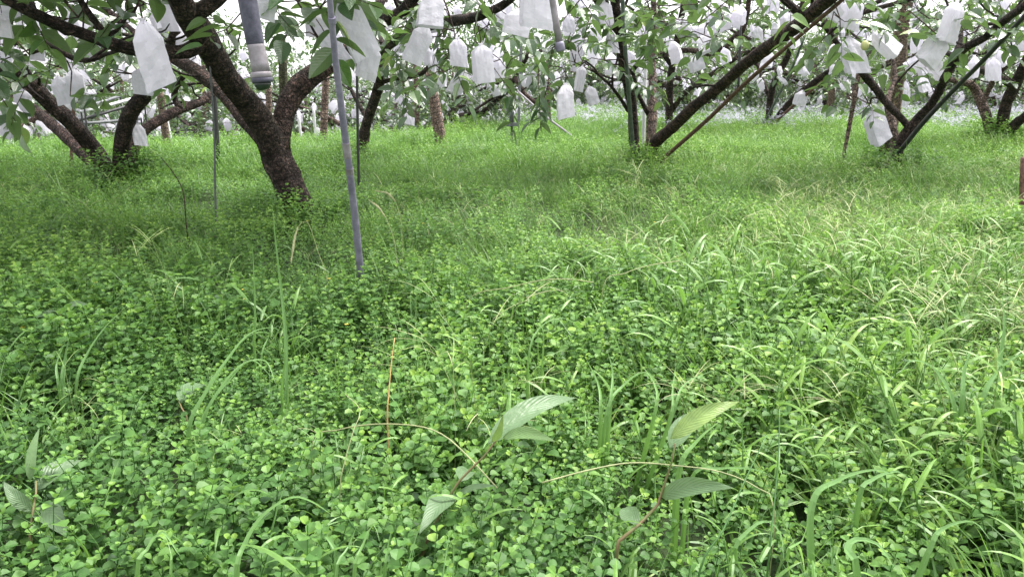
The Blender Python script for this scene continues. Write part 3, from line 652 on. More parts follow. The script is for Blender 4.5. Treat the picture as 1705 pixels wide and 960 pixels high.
for k, (x, y, px) in enumerate(far_spots):
    i = k % 6; root, allp = PROTO[i]
    if i in used:
        r = root.copy(); C.objects.link(r)
        for ch in root.children:
            c = ch.copy(); C.objects.link(c); c.parent = r
    else: r = root; used.add(i)
    gz = float(ground_z(x, y)); rz = rr.uniform(0, 6.28); s = rr.uniform(0.95, 1.2)
    r.location = (x, y, gz - 0.02); r.rotation_euler = (0, 0, rz); r.scale = (s, s, s)
    z_ = zone(px)
    tag(r, ('distant bag-hung fruit tree ' if y < 30 else 'farthest fruit tree on the skyline row ') + ZN[z_], 'tree', ('distant trees ' if y < 30 else 'farthest trees ') + ZN[z_])
    nb = 72 if y < 30 else 55
    q = np.random.default_rng(k); idx = q.integers(0, len(allp), nb)
    ca, sa = math.cos(rz), math.sin(rz)
    for p in allp[idx] * s:
        p = p + q.normal(0, 1, 3) * np.array([0.5, 0.5, 0.42]); p[2] = max(0.5, p[2] - 0.1)
        w_ = (x + ca * p[0] - sa * p[1], y + sa * p[0] + ca * p[1], gz + p[2]); pp = proj(w_)
        bag_cand.append((pp[2], w_, z_, pp))
# ------------------------------------------------------------------ fruit bags
NB = [ # px, top, bottom, width, Y, tilt, label
 (236, 30, 138, 60, 3.5, -3, 'largest white bag, boxy with creased square bottom, at upper left', 0, 25, 12),
 (236, 112, 155, 34, 4.4, 5, 'white bag half hidden behind and below the largest boxy bag', 1, 10, 0),
 (121, 113, 162, 29, 5.6, -4, 'single upright white bag hanging in front of the thin brown stake', 2, 20, 0),
 (229, 205, 241, 22, 7.0, 0, 'lowest small bag squeezed between two stems of the left V tree', 3, 40, 0),
 (38, 148, 184, 28, 6.6, 12, 'greyish bag beside the left limb of the left V tree', 4, 30, 0),
 (4, 168, 196, 28, 6.2, -28, 'white bag cut by the left edge at mid height of the trees', 5, 0, 0),
 (20, 196, 224, 28, 6.6, 35, 'lowest tilted bag of the cluster by the left edge', 1, 10, 0),
 (10, 0, 30, 42, 4.4, -20, 'flat white bag in the top left corner', 2, 15, 0),
 (2, 22, 60, 24, 4.0, 0, 'narrow bag touching the left edge below the corner bag', 3, 15, 0),
 (6, 60, 104, 34, 5.6, 10, 'crumpled bag at the left edge under the long dark limb', 0, 15, 0),
 (274, -14, 48, 32, 6.0, -4, 'white bag just above and right of the largest boxy bag', 4, -15, 0),
 (308, 52, 88, 26, 5.9, 6, 'bag tucked left of the big forked trunk', 5, 5, 0),
 (152, 55, 100, 34, 6.4, -10, 'white bag behind the crooked twig at upper left', 3, 15, 0),
 (60, 62, 98, 28, 6.6, 8, 'bag behind leaves left of the crooked twig', 2, 25, 0),
 (446, -30, 26, 50, 3.4, 16, 'bag at the top edge right of the insulated grey pipe', 1, 20, 0),
 (566, -6, 88, 54, 3.9, -22, 'large leaning bag crossing just right of the grey leaning pole', 2, 15, 10),
 (540, 55, 102, 36, 4.3, -28, 'bag half hidden behind the grey leaning pole', 3, 5, 0),
 (622, 72, 128, 34, 4.2, 18, 'smaller bag with folded corner below the large leaning bag', 4, 35, 0),
 (530, 20, 60, 42, 5.6, 0, 'dim bag high between the insulated pipe and the leaning pole', 5, 0, 0),
 (722, -12, 48, 50, 4.3, 10, 'brightest bag at the top, just left of the arching limb', 0, 15, -20),
 (712, 40, 100, 36, 4.5, 26, 'slim bag leaning left below the brightest bag', 2, 20, 0),
 (800, 72, 134, 38, 4.6, -6, 'upright bag with a flat pale front under the arching limb', 1, 20, 8),
 (762, 62, 108, 32, 5.5, 0, 'shaded greenish bag behind the drooping dark leaves', 3, 0, 0),
 (895, -24, 42, 56, 3.8, 4, 'large see-through bag at the top edge beside the capped hanging pipe', 4, 20, 0),
 (864, 14, 56, 42, 4.2, 6, 'smaller see-through bag left of the large top edge bag', 5, 15, 0),
 (941, 138, 193, 33, 6.4, 0, 'low square bag with two grey leaves over the open grass', 0, 5, 0),
 (980, 143, 172, 20, 8.2, -20, 'small bag right of the low square bag', 2, 20, 0),
 (970, 108, 150, 16, 8.0, 8, 'narrow bag above the small low one near centre', 1, 20, 0),
 (948, 25, 52, 22, 7.4, 4, 'small bag high beside the capped hanging pipe', 3, 0, 0),
 (1016, 48, 86, 17, 7.6, -10, 'narrow bag touching the pole-tied dark trunk', 3, 20, 0),
 (1126, 32, 56, 24, 7.2, -38, 'small folded bag tipped sideways right of centre', 4, 20, 0),
 (1154, 92, 116, 24, 8.6, -25, 'small bag above the slanting limb', 5, 20, 0),
 (1424, -4, 46, 36, 6.6, 6, 'upper bag of the group left of the thick tan post', 1, 20, 0),
 (1396, 4, 28, 38, 6.4, 30, 'flat bag at the top edge right of the slanting limb', 2, 20, 0),
 (1412, 60, 122, 40, 6.6, -14, 'large opened bag above the tip of the V tree left limb', 3, 15, -10),
 (1452, 50, 92, 34, 6.5, -40, 'bag lifted open over a pale green fruit', 0, 35, -15),
 (1594, 0, 66, 37, 6.2, 6, 'tall pointed bag under pale leaves near the right edge', 4, 35, 0),
 (1572, 55, 104, 36, 6.3, 24, 'bag leaning left below the tall pointed bag', 5, 25, 0),
 (1450, 184, 234, 36, 7.8, -28, 'lowest bag at right hanging beside the mossy stub post', 2, 20, 6),
 (1662, 80, 116, 18, 9.8, 0, 'small upright bag high at the far right', 1, 25, 0),
 (1532, 100, 122, 24, 9.6, -30, 'small bag behind the thick tan post', 4, 25, 0),
 (1534, 128, 152, 22, 9.9, -20, 'small low bag right of the thick tan post', 3, 25, 0),
 (1510, 132, 172, 13, 10.4, 0, 'very narrow bag low beside the thick tan post', 0, 25, 0),
 (1336, 150, 175, 20, 14.8, 5, 'small bag hanging low behind the slanting rod at right', 5, 25, 0),
 (1310, 20, 52, 28, 7.0, -12, 'bag under the fork of the slanting limb', 2, 25, 0),
 (683, 185, 206, 18, 9.2, 10, 'low small bag right of the slim dark trunk', 3, 25, 0),
]
for (px, t0, t1, wpx, Y, tl, lab, v, yaw, lean) in NB:
    make_bag(px, t0, t1, wpx, Y, lab, tilt=tl, yaw=yaw, lean=lean, var=v)
# the pale fruit showing from the lifted bag
mb = MB(); n_, s_ = 9, 14; V = []
for i in range(n_ + 1):
    f = i / n_ * math.pi
    for j in range(s_): V.append((0.032 * math.sin(f) * math.cos(j / s_ * 6.283), 0.032 * math.sin(f) * math.sin(j / s_ * 6.283), -0.038 * math.cos(f) * (1 + 0.06 * math.sin(f * 3))))
mb.add(V, [(i * s_ + j, i * s_ + (j + 1) % s_, (i + 1) * s_ + (j + 1) % s_, (i + 1) * s_ + j) for i in range(n_) for j in range(s_)])
fr = mb.build('fruit', simple('pale_fruit', (0.5, 0.5, 0.2), 0.5, (0.62, 0.6, 0.32), 30), smooth=True)
mb = MB(); tube(mb, [(0, 0, 0.036), (0.004, 0, 0.06), (0.0, 0.01, 0.1)], [0.004, 0.003, 0.003], 6, step=0.01); mb.build('stalk', M['twig'], fr)
fr.location = at(1440, 76, 6.45); tag(fr, 'pale yellow green fruit showing out of the lifted bag', 'fruit')

# bags on the near trees in between, and on the rows behind
def bag_copy(p, v, s, tlt, label, group, far):
    o = bpy.data.objects.new('fruit_bag', (BAGS_FAR if far else BAGS)[v % (4 if far else 6)]); C.objects.link(o)
    o.location = p; o.scale = (s, s, s * random.uniform(0.9, 1.15)); o.rotation_euler = (R(random.gauss(0, tlt)), R(random.gauss(0, tlt)), random.uniform(0, 6.28))
    return tag(o, label, 'fruit bag', group)
MID = [ # x0,x1,y0,y1,Y0,Y1,n,words
 (-20, 330, -10, 130, 6.0, 9.5, 40, 'above the left V tree'),
 (560, 900, -10, 120, 7.0, 10.5, 34, 'above the slim dark trunk behind the leaning pole'),
 (900, 1260, -10, 90, 7.6, 11.0, 36, 'above the thick slanting limb'),
 (1260, 1720, -10, 100, 8.0, 12.5, 38, 'above the two V trees at right'),
 (1000, 1460, 20, 150, 12.5, 16.5, 22, 'in two small trees behind the slanting limb'),
 (640, 900, 40, 175, 14, 17.5, 22, 'in the short tree beyond the leaning log')]
for (x0, x1, y0, y1, Y0, Y1, n_, wd) in MID:
    for _ in range(n_):
        Y = random.uniform(Y0, Y1)
        bag_copy(at(random.uniform(x0, x1), random.uniform(y0, y1), Y), random.randrange(6), random.uniform(0.62, 1.02), 20,
                 'white fruit bag half hidden by leaves ' + wd, 'bags ' + wd, False)
bag_cand.sort(key=lambda b: b[0])
def inview(pp): return -15 < pp[0] < 1720 and -10 < pp[1] < 300
vis = [b for b in bag_cand if inview(b[3])]
pick = vis[:62]; picked = set(id(b) for b in pick)
for b in pick:
    bag_copy(b[1], random.randrange(4), random.uniform(0.8, 1.1), 18, 'small white fruit bag in the distant trees ' + ZN[b[2]], 'bags in the distant trees ' + ZN[b[2]], True)
rest = [b for b in bag_cand if id(b) not in picked]
# the remaining far bags read as a white mass
pm = bag_mesh(77, lod=0); tv = np.concatenate(pm.v); big = BigMB(); q = np.random.default_rng(3)
P_ = np.array([b[1] for b in rest]); nn = len(P_)
Xv = np.stack([np.cos(a := q.random(nn) * 6.28), np.sin(a), q.normal(0, 0.25, nn)], 1); Up = np.stack([q.normal(0, 0.25, nn), q.normal(0, 0.25, nn), np.ones(nn)], 1)
big.inst(tv, pm.f, np.zeros((len(tv), 2)), frames(Xv, Up) * q.uniform(0.8, 1.15, nn)[:, None, None], P_, np.full(nn, 0.5))
tag(big.build('distant_fruit_bags', M['bag']), 'hundreds of tiny white fruit bags speckling the farthest orchard rows', 'fruit bags', kind='stuff')

# ------------------------------------------------------------------ posts, poles, pipes
def pole(name, label, cat, pts, m_, sides=10, group=None, foot=True, bump=0.0, parts=(), step=0.1):
    P = [at(a, b, Y) for (a, b, w_, Y) in pts]; r = [w_ / 2 / FPX * proj(p)[2] for (a, b, w_, Y), p in zip(pts, P)]
    if foot:
        e, d = P[-1], (P[-1] - P[-2]).normalized()
        gz = float(ground_z(e.x, e.y)) - 0.03
        if d.z < -0.05: P.append(e + d * ((gz - e.z) / d.z)); r.append(r[-1])
    base = P[-1].copy(); o0 = Vector(base)
    mb = MB(); tube(mb, [np.array(p - o0) for p in P], r, sides, step=step, bump=bump)
    root = mb.build(name, M[m_], smooth=True); root.location = base; tag(root, label, cat, group)
    for (nm, pp, mm) in parts:
        mb = MB(); PP = [at(a, b, Y) - o0 for (a, b, w_, Y) in pp]; RR = [w_ / 2 / FPX * proj(at(a, b, Y))[2] for (a, b, w_, Y) in pp]
        tube(mb, [np.array(p) for p in PP], RR, 14, raw=True); mb.build(nm, M[mm], root)
    return root
pole('support_pole', 'tall grey plastic pole leaning beside the big forked trunk', 'pole',
     [(545, -60, 10, 2.75), (549, 0, 10, 2.8), (561, 120, 11, 2.92), (577, 245, 12, 3.03), (590, 350, 12, 3.14), (598, 430, 12, 3.22)], 'pvc', sides=14,
     parts=[('collar', [(552.5, 29, 13, 2.825), (553, 33, 14, 2.83), (553.5, 39, 13.5, 2.835)], 'pvc'), ('joint_sleeve', [(576, 238, 13.2, 3.02), (577.3, 250, 13.4, 3.03), (579, 262, 13.2, 3.04)], 'pvc_dirty'),
            ('joint_sleeve', [(582, 280, 13.2, 3.065), (583, 289, 13.2, 3.075)], 'pvc_dirty')])
rp = random.Random(9); PB = MB(); tube(PB, [(0, 0, -0.1), (0.01, 0, 0.9), (0, 0.02, 2.4)], [0.05, 0.047, 0.045], 8, step=0.4, bump=0.03)
PM = {k_: PB.mesh('support_post', M[k_]) for k_ in ('wood', 'wood_pink', 'white_pipe')}; seen = 0
for k in range(400):
    y = rp.uniform(16, 46); x = rp.uniform(-0.68, 0.68) * y; pp = proj((x, y, 0.8))
    if y < float(edge_y(x)) + (1 if x < 0 else -4) or (860 < pp[0] < 1060 and y < 30) or seen >= 70: continue
    o = bpy.data.objects.new('support_post', PM[rp.choice(['wood', 'wood_pink', 'white_pipe'])]); C.objects.link(o); seen += 1
    o.location = (x, y, float(ground_z(x, y))); o.rotation_euler = (R(rp.gauss(0, 4)), R(rp.gauss(0, 5)), rp.uniform(0, 6)); q_ = rp.uniform(0.5, 1.3); o.scale = (q_, q_, 1)
    z_ = ZN[zone(pp[0])]; tag(o, 'thin pale support post standing in the distant rows ' + z_, 'post', 'distant support posts ' + z_)
# thick insulated drop pipe, hanging from the overhead line
def hang(name, label, segs, cat='pipe'):
    o0 = at(*segs[0][1][0][:2], segs[0][1][0][3]); root = None
    for nm, pp, mm in segs:
        mb = MB(); tube(mb, [np.array(at(a, b, Y) - o0) for (a, b, w_, Y) in pp], [w_ / 2 / FPX * proj(at(a, b, Y))[2] for (a, b, w_, Y) in pp], 20, raw=True)
        o = mb.build(nm if root else name, M[mm], root, smooth=False)
        for p_ in o.data.polygons: p_.use_smooth = len(p_.vertices) == 4
        if root is None: root = o; root.location = o0; tag(root, label, cat)
    return root
hang('hanging_pipe', 'thick dark foam wrapped pipe hanging down at upper left', [
    ('foam_sleeve', [(405, -90, 31, 2.2), (409, -40, 31, 2.2), (412, 0, 31, 2.2), (419, 40, 30, 2.2), (425, 72, 29, 2.2), (426, 77, 26, 2.2)], 'foam'),
    ('sleeve', [(425, 70, 24, 2.2), (425.5, 76, 29, 2.2), (427, 80, 28, 2.2), (432, 105, 29, 2.2), (435, 122, 31, 2.2)], 'pvc_dirty'),
    ('collar', [(434.6, 120, 33, 2.2), (435, 123, 34, 2.2), (435.7, 128, 35, 2.2), (436, 130, 31, 2.2)], 'pvc_dirty'),
    ('rim', [(436, 129, 33, 2.2), (436.4, 132, 35, 2.2), (437, 137, 35, 2.2), (437.2, 138, 29, 2.2)], 'foam'),
    ('nozzle', [(437, 137, 28, 2.2), (437.6, 142, 27, 2.2), (438.4, 148, 21, 2.2), (439, 150, 12, 2.2)], 'cap')])
hang('hanging_pipe', 'slim grey pipe with round end cap hanging near top centre', [
    ('pipe', [(912, -80, 11, 3.0), (916, -30, 11, 3.0), (920, 0, 11, 3.0), (926, 38, 11.5, 3.0), (932, 74, 12, 3.0)], 'pvc_dirty'),
    ('end_cap', [(931.4, 70, 14, 3.0), (932, 74, 15.5, 3.0), (933.5, 84, 16, 3.0), (933.8, 86, 13, 3.0)], 'pvc')])
pole('support_pole', 'straight green grey pole tied along the dark trunk right of centre', 'pole', [(1035, -40, 7, 7.7), (1037, 10, 7, 7.8), (1042, 94, 7, 7.9), (1048, 170, 7, 8.1), (1053, 235, 7, 8.3)], 'green_pole')
pole('support_pole', 'rusty brown rod slanting below the thick limb right of centre', 'pole', [(1420, -18, 7, 5.6), (1398, 4, 7, 5.7), (1322, 68, 7, 6.2), (1240, 140, 7, 6.9), (1174, 203, 7, 7.5), (1104, 264, 7, 8.2)], 'rust')
pole('support_pole', 'steel rod slanting along the right limb of the black V tree', 'pole', [(1740, -10, 8, 6.0), (1705, 28, 8, 6.2), (1635, 103, 8, 6.8), (1597, 141, 8, 7.2), (1541, 200, 8, 7.7), (1503, 246, 8, 8.0)], 'black_rod')
pole('support_pole', 'rod slanting along the low limb of the small propped tree', 'pole', [(1440, 72, 5, 13.5), (1390, 118, 5, 14.2), (1340, 160, 5, 14.8), (1296, 198, 5, 15.3)], 'rust')
pole('support_pole', 'thin grey rod against the small propped tree at right', 'pole', [(1340, 60, 4, 14.2), (1318, 115, 4, 14.8), (1288, 175, 4, 15.2)], 'green_pole')
pole('support_post', 'thick tan post rising beside the black V tree', 'post', [(1513, -30, 24, 9.3), (1509, 0, 24, 9.3), (1501, 47, 23, 9.35), (1496, 109, 23, 9.4), (1490, 165, 22, 9.5), (1480, 235, 22, 9.6)], 'wood', bump=0.02)
pole('stub_post', 'short mossy stub post at the foot of the black V tree', 'post', [(1477, 215, 15, 8.4), (1475, 232, 17, 8.4), (1473, 250, 17, 8.4)], 'mossy', bump=0.04)
pole('support_post', 'leaning peeled pinkish log post left of centre', 'post', [(713, 112, 15, 11), (717, 135, 17, 11), (724, 175, 19, 11), (731, 215, 20, 11)], 'wood_pink', bump=0.03)
pole('support_post', 'straight tan post with flowers behind it at right', 'post', [(1390, 60, 11, 19), (1387, 125, 11, 19.2), (1382, 180, 12, 19.4)], 'wood', bump=0.02)
pole('stake', 'tan stake leaning left of the black V tree', 'stake', [(1430, 120, 8, 8.6), (1427, 140, 8, 8.6), (1416, 200, 7, 8.6), (1408, 243, 6, 8.6)], 'wood_pink')
pole('stake', 'thin brown stake rising through the left V tree', 'stake', [(124, 150, 6, 8.2), (122, 200, 6, 8.2), (119, 262, 6, 8.2)], 'rust')
pole('support_post', 'yellowish wood post far left behind the low bag', 'post', [(266, 150, 12, 11), (271, 190, 12, 11), (277, 232, 12, 11)], 'wood')
pole('stake', 'thin pale stake beside the yellowish wood post', 'stake', [(270, 160, 5, 11.2), (278, 200, 5, 11.2), (284, 230, 5, 11.2)], 'white_pipe')
pole('support_post', 'mossy green post between the fork and the leaning pole', 'post', [(468, 60, 14, 9.4), (471, 110, 14, 9.4), (472, 150, 14, 9.4), (474, 215, 14, 9.5)], 'mossy')
pole('support_post', 'pale brown post seen inside the fork of the big tree', 'post', [(447, 140, 10, 12), (448, 180, 10, 12), (449, 215, 10, 12)], 'wood_pink')
pole('support_post', 'slender tan post right of the big tree fork', 'post', [(543, 120, 11, 12), (541, 170, 12, 12), (539, 213, 12, 12)], 'wood_pink')
for (a, b, c_, d_, lab) in ((496, 185, 500, 218, 'short white pipe stake just right of the fork'), (522, 178, 525, 222, 'short white pipe stake beside the slender tan post')):
    pole('pipe_stake', lab, 'stake', [(a, b, 4.5, 12.5), ((a + c_) / 2, (b + d_) / 2, 4.5, 12.5), (c_, d_, 4.5, 12.5)], 'white_pipe')
pole('pipe_stake', 'white pipe standing between the two right-of-centre trunks', 'stake', [(1076, 60, 5, 9.2), (1075, 119, 5.5, 9.2), (1073, 180, 6, 9.1), (1071, 228, 6, 9.1)], 'white_pipe')
pole('pipe_stake', 'white thin pipe lying aslant into the grass near centre', 'stake', [(862, 152, 3.6, 12.6), (880, 168, 3.6, 12.4), (910, 195, 3.6, 12.2), (934, 213, 3.6, 12.0)], 'pvc_dirty')
pole('hose', 'thin grey hose dropping straight into grass left of the big trunk', 'hose', [(348, 88, 3, 4.55), (354, 170, 3, 4.6), (357, 240, 3, 4.65), (358, 300, 3.4, 4.7), (359, 335, 3.4, 4.72)], 'hose')
pole('support_rod', 'thick dark rod with rope wound round it beside the big limb', 'pole', [(352, 90, 7, 9.2), (355, 140, 8, 9.2), (358, 190, 9, 9.2), (361, 236, 9, 9.2)], 'black_rod', bump=0.05,
     parts=[('rope_coil', [(350 + 7 * math.sin(k * 1.3), 125 + k * 1.5, 2.5, 9.15 + 0.03 * math.cos(k * 1.3)) for k in range(16)], 'hose')])
pole('support_rod', 'thin black rod standing beside the slim dark trunk', 'pole', [(594, 100, 4, 6.5), (595, 180, 4.5, 6.5), (596, 240, 4.5, 6.5), (597, 286, 4.5, 6.5)], 'black_rod')
for k, (a, c_) in enumerate(((901, 904), (912, 914))):
    pole('support_post', ['left one of two slim pale posts standing together near centre', 'right one of two slim pale posts standing together near centre'][k], 'post', [(a, 90, 6, 16), ((a + c_) / 2, 130, 6, 16), (c_, 172, 6, 16)], ['white_pipe', 'wood_pink'][k])
pole('hose', 'dark thin hose hanging down across the leaves above the slanting limb', 'hose', [(1232, -30, 4.5, 10), (1233, 40, 4.5, 10), (1231, 110, 4.5, 10), (1229, 150, 4.5, 10)], 'black_rod', foot=False)
pole('support_post', 'grey steel post in the crown right of the lone sprinkler', 'post', [(868, 60, 5, 13.2), (866, 120, 5, 13.2), (864, 190, 5, 13.2)], 'hose')
# sprinkler near centre
def sprinkler(px, py, Y, lab):
    o0 = at(px, py, Y); k = proj(o0)[2] / FPX; gz = float(ground_z(o0.x, o0.y)) - 0.03
    mb = MB(); tube(mb, [(0, 0, gz - o0.z), (0, 0, 0), (0.0, 0, 26 * k)], [2 * k] * 3, 8, step=0.1); root = mb.build('sprinkler', M['black_rod']); root.location = o0; tag(root, lab, 'sprinkler', 'sprinklers on thin risers')
    mb = MB(); tube(mb, [(-9 * k, 0, -2 * k), (-9 * k, 0, 2.2 * k)], [0, 0], 4, raw=True)
    mb = MB(); x, y, z = 10 * k, 5 * k, 3 * k
    V = [(sx * x * (0.9 if sz > 0 else 1), sy * y, sz * z) for sz in (-1, 1) for sx, sy in ((-1, -1), (1, -1), (1, 1), (-1, 1))]
    mb.add(V, [(0, 3, 2, 1), (4, 5, 6, 7), (0, 1, 5, 4), (1, 2, 6, 5), (2, 3, 7, 6), (3, 0, 4, 7)]); b = mb.build('valve_box', M['hose'], root)
    mb = MB(); tube(mb, [(0, 0, 3 * k), (0, 0, 14 * k), (0, 0, 20 * k)], [4.5 * k, 3.5 * k, 2 * k], 10, raw=True); mb.build('nozzle', M['cap'], root)
    mb = MB(); tube(mb, [(-7 * k, 0, 12 * k), (7 * k, 0, 12 * k)], [1.3 * k] * 2, 6, raw=True); mb.build('cross_arm', M['hose'], root)
sprinkler(852, 207, 12.0, 'small grey sprinkler box on a riser just right of the leaning log')
# irrigation pipes on the lower ground at far left
for (a, b, c_, d_, m_, lab) in ((135, 186, 222, 164, 'white_pipe', 'white irrigation pipe, topmost of those behind the left V tree'), (120, 203, 240, 168, 'black_rod', 'black irrigation pipe just under the white one'),
                               (130, 206, 235, 197, 'hose', 'lowest grey irrigation pipe behind the left V tree'), (140, 178, 200, 160, 'hose', 'thin grey pipe crossing above the white irrigation pipe')):
    P = [at(a, b, 11.0), at((a + c_) / 2, (b + d_) / 2 + 1, 11.4), at(c_, d_, 11.8)]; o0 = P[1]; mb = MB()
    tube(mb, [np.array(p - o0) for p in P], [0.022] * 3, 8, step=0.15); o = mb.build('irrigation_pipe', M[m_], smooth=True); o.location = o0; tag(o, lab, 'pipe', 'irrigation pipes at far left')
    for p in (P[0], P[2]):
        mb = MB(); gz = float(ground_z(p.x, p.y)) - 0.03; q = np.array(p - o0); tube(mb, [(q[0], q[1], q[2]), (q[0], q[1], gz - o0.z)], [0.012, 0.012], 6, raw=True); mb.build('prop', M['black_rod'], o)
pole('fence_post', 'reddish wooden post cut by the right edge', 'post', [(1706, 262, 12, 4.6), (1704, 300, 12, 4.6), (1703, 385, 12, 4.6)], 'rust')
# ------------------------------------------------------------------ ground cover and grasses
def disc_leaf(mb, p, d, up, L, W, tone, fold=0.25):
    """rounded leaf, two halves folded on the midrib"""
    d = d / np.linalg.norm(d); s = np.cross(up, d); s /= np.linalg.norm(s) + 1e-9; n = np.cross(d, s)
    q = []
    for (a, b) in ((0, 0), (0.18, 0.62), (0.5, 1.0), (0.82, 0.72), (1, 0.0), (0.5, 0.0)):
        q.append((a, b))
    def P(a, b, sg): return p + d * (L * (0.12 + 0.88 * a)) + s * (sg * b * W / 2) + n * (b * W / 2 * fold - 0.12 * L * a * a)
    V = [P(0, 0, 1), P(.18, .62, 1), P(.5, 1, 1), P(.84, .7, 1), P(1.0, 0, 1), P(.84, .7, -1), P(.5, 1, -1), P(.18, .62, -1), P(.5, 0, 1)]
    mb.add(V, [(0, 8, 2, 1), (8, 4, 3, 2), (0, 7, 6, 8), (8, 6, 5, 4)], tone)
def cover_clump(seed, nst, rad, hmin, hmax, nodes, leaf, stem_sides=3, lean=0.25):
    rng = np.random.default_rng(seed); mb = MB()
    for _ in range(nst):
        a, r = rng.random() * 6.28, rad * math.sqrt(rng.random()); b = np.array([r * math.cos(a), r * math.sin(a), 0.0]); h = rng.uniform(hmin, hmax)
        top = b + np.array([rng.normal(0, lean) * h, rng.normal(0, lean) * h, h]); midp = (b + top) / 2 + rng.normal(0, 0.012, 3)
        if stem_sides: tube(mb, [b, midp, top], [0.0013, 0.0012, 0.0009], stem_sides, step=0.06, tone=0.35, cap=False, rng=rng)
        az = rng.random() * 6.28; zt = 0
        for k in range(nodes):
            f = 1 - zt / h
            if f < 0.25: break
            p = (b * (1 - f) ** 2 + 2 * midp * f * (1 - f) + top * f * f)
            az += 1.57 + rng.normal(0, 0.2); sz = leaf * min(1, 0.55 + 0.24 * k) * rng.uniform(0.85, 1.15)
            for sg in (0, math.pi):
                el = (0.85 if k == 0 else 0.42 if k == 1 else 0.16 - 0.04 * k) + rng.normal(0, 0.16)
                d = np.array([math.cos(az + sg) * math.cos(el), math.sin(az + sg) * math.cos(el), math.sin(el)])
                up = np.array([0, 0, 1.0]) + rng.normal(0, 0.16, 3)
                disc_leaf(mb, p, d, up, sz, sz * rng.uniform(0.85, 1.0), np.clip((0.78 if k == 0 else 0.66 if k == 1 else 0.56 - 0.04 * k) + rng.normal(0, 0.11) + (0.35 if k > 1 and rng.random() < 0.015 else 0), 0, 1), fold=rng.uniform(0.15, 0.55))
            zt += (0.012, 0.022, 0.03, 0.034, 0.036, 0.038, 0.04)[min(k, 6)] * rng.uniform(0.85, 1.2) * leaf / 0.022
    return mb
def blade(mb, b, az, L, W, h_el, curl, tone, seg=6, vfold=0.25, flat=False, tw=0.0):
    """arching grass blade starting upward at elevation h_el and bending by curl radians"""
    p = np.array(b, float); el = h_el; V = []; UV = []; ds = L / seg
    for i in range(seg + 1):
        s = i / seg; d = np.array([math.cos(az) * math.cos(el), math.sin(az) * math.cos(el), math.sin(el)])
        side = np.array([-math.sin(az + tw * s), math.cos(az + tw * s), 0.0]); nrm = np.cross(d, side); wd = W * (min(1, 0.55 + 1.6 * s) * (1 - s ** 2.6)) + 0.0004
        UV += [(u_, s) for u_ in ((0, 1) if flat else (0, .5, 1))]
        if flat: V += [p + side * wd / 2, p - side * wd / 2]
        else: V += [p + side * wd / 2 - nrm * vfold * wd, p.copy(), p - side * wd / 2 - nrm * vfold * wd]
        p = p + d * ds; el -= curl / seg * (0.4 + 1.2 * s)
    k = 2 if flat else 3; F = []
    for i in range(seg):
        for j in range(k - 1): F.append((i * k + j, i * k + j + 1, (i + 1) * k + j + 1, (i + 1) * k + j))
    mb.add(V, F, tone, UV)
def tuft(seed, nb, rad, Lr, W, el=(0.9, 1.45), curl=(0.5, 2.0), seg=6, flat=False, stems=0):
    rng = np.random.default_rng(seed); mb = MB()
    for _ in range(nb):
        a, r = rng.random() * 6.28, rad * math.sqrt(rng.random()); az = a + rng.normal(0, 0.7)
        blade(mb, (r * math.cos(a), r * math.sin(a), 0), az, rng.uniform(*Lr), W * rng.uniform(0.7, 1.3), rng.uniform(*el), rng.uniform(*curl), float(np.clip(rng.normal(0.5, 0.13), 0, 0.9)), seg, flat=flat, tw=rng.normal(0, 0.5))
    for _ in range(stems):        # jointed upright culm carrying side blades
        a = rng.random() * 6.28; h = Lr[1] * rng.uniform(0.8, 1.1); top = np.array([math.cos(a) * h * 0.35, math.sin(a) * h * 0.35, h]); b = np.array([rng.normal(0, rad / 2), rng.normal(0, rad / 2), 0])
        tube(mb, [b, (b + top) / 2 + np.array([0, 0, 0.02]), b + top], [0.0022, 0.002, 0.0014], 4, step=0.1, tone=0.4, rng=rng)
        for f in (0.35, 0.55, 0.75, 0.95):
            blade(mb, b + (top) * f, rng.random() * 6.28, Lr[0] * rng.uniform(0.6, 1), W, rng.uniform(0.5, 1.1), rng.uniform(0.8, 2), 0.6, seg)
    return mb
def seedhead(seed, n=4):
    rng = np.random.default_rng(seed); mb = MB()
    for _ in range(n):
        a = rng.random() * 6.28; h = rng.uniform(0.26, 0.4); b = np.array([rng.normal(0, 0.03), rng.normal(0, 0.03), 0]); top = b + np.array([math.cos(a) * h * 0.4, math.sin(a) * h * 0.4, h])
        tube(mb, [b, (b + top) / 2 + np.array([0, 0, 0.03]), top], [0.0013, 0.0011, 0.0008], 3, step=0.12, tone=0.25, cap=False, rng=rng)
        k = rng.integers(2, 5); a0 = a + rng.normal(0, 0.5)
        for j in range(k):
            blade(mb, top - np.array([0, 0, 0.01 * j]), a0 + (j - k / 2) * 0.55 + rng.normal(0, 0.15), rng.uniform(0.09, 0.17), 0.0022, rng.uniform(0.1, 0.8), rng.uniform(0.5, 1.5), float(rng.uniform(0.1, 0.8)), 6, flat=True)
    return mb
def flower_tuft(seed):
    rng = np.random.default_rng(seed); mb = MB()
    for _ in range(14):
        p = np.array([rng.normal(0, 0.12), rng.normal(0, 0.12), rng.uniform(0.24, 0.4)])
        for k in range(5):
            c = p + rng.normal(0, 0.012, 3); a = rng.random() * 6.28; s = 0.013
            mb.add([c + np.array([s * math.cos(a + q * 1.05), s * math.sin(a + q * 1.05), 0.004 * (q % 2)]) for q in range(6)], [(0, 1, 2, 3, 4, 5)], float(rng.uniform(0.2, 1)))
    return mb

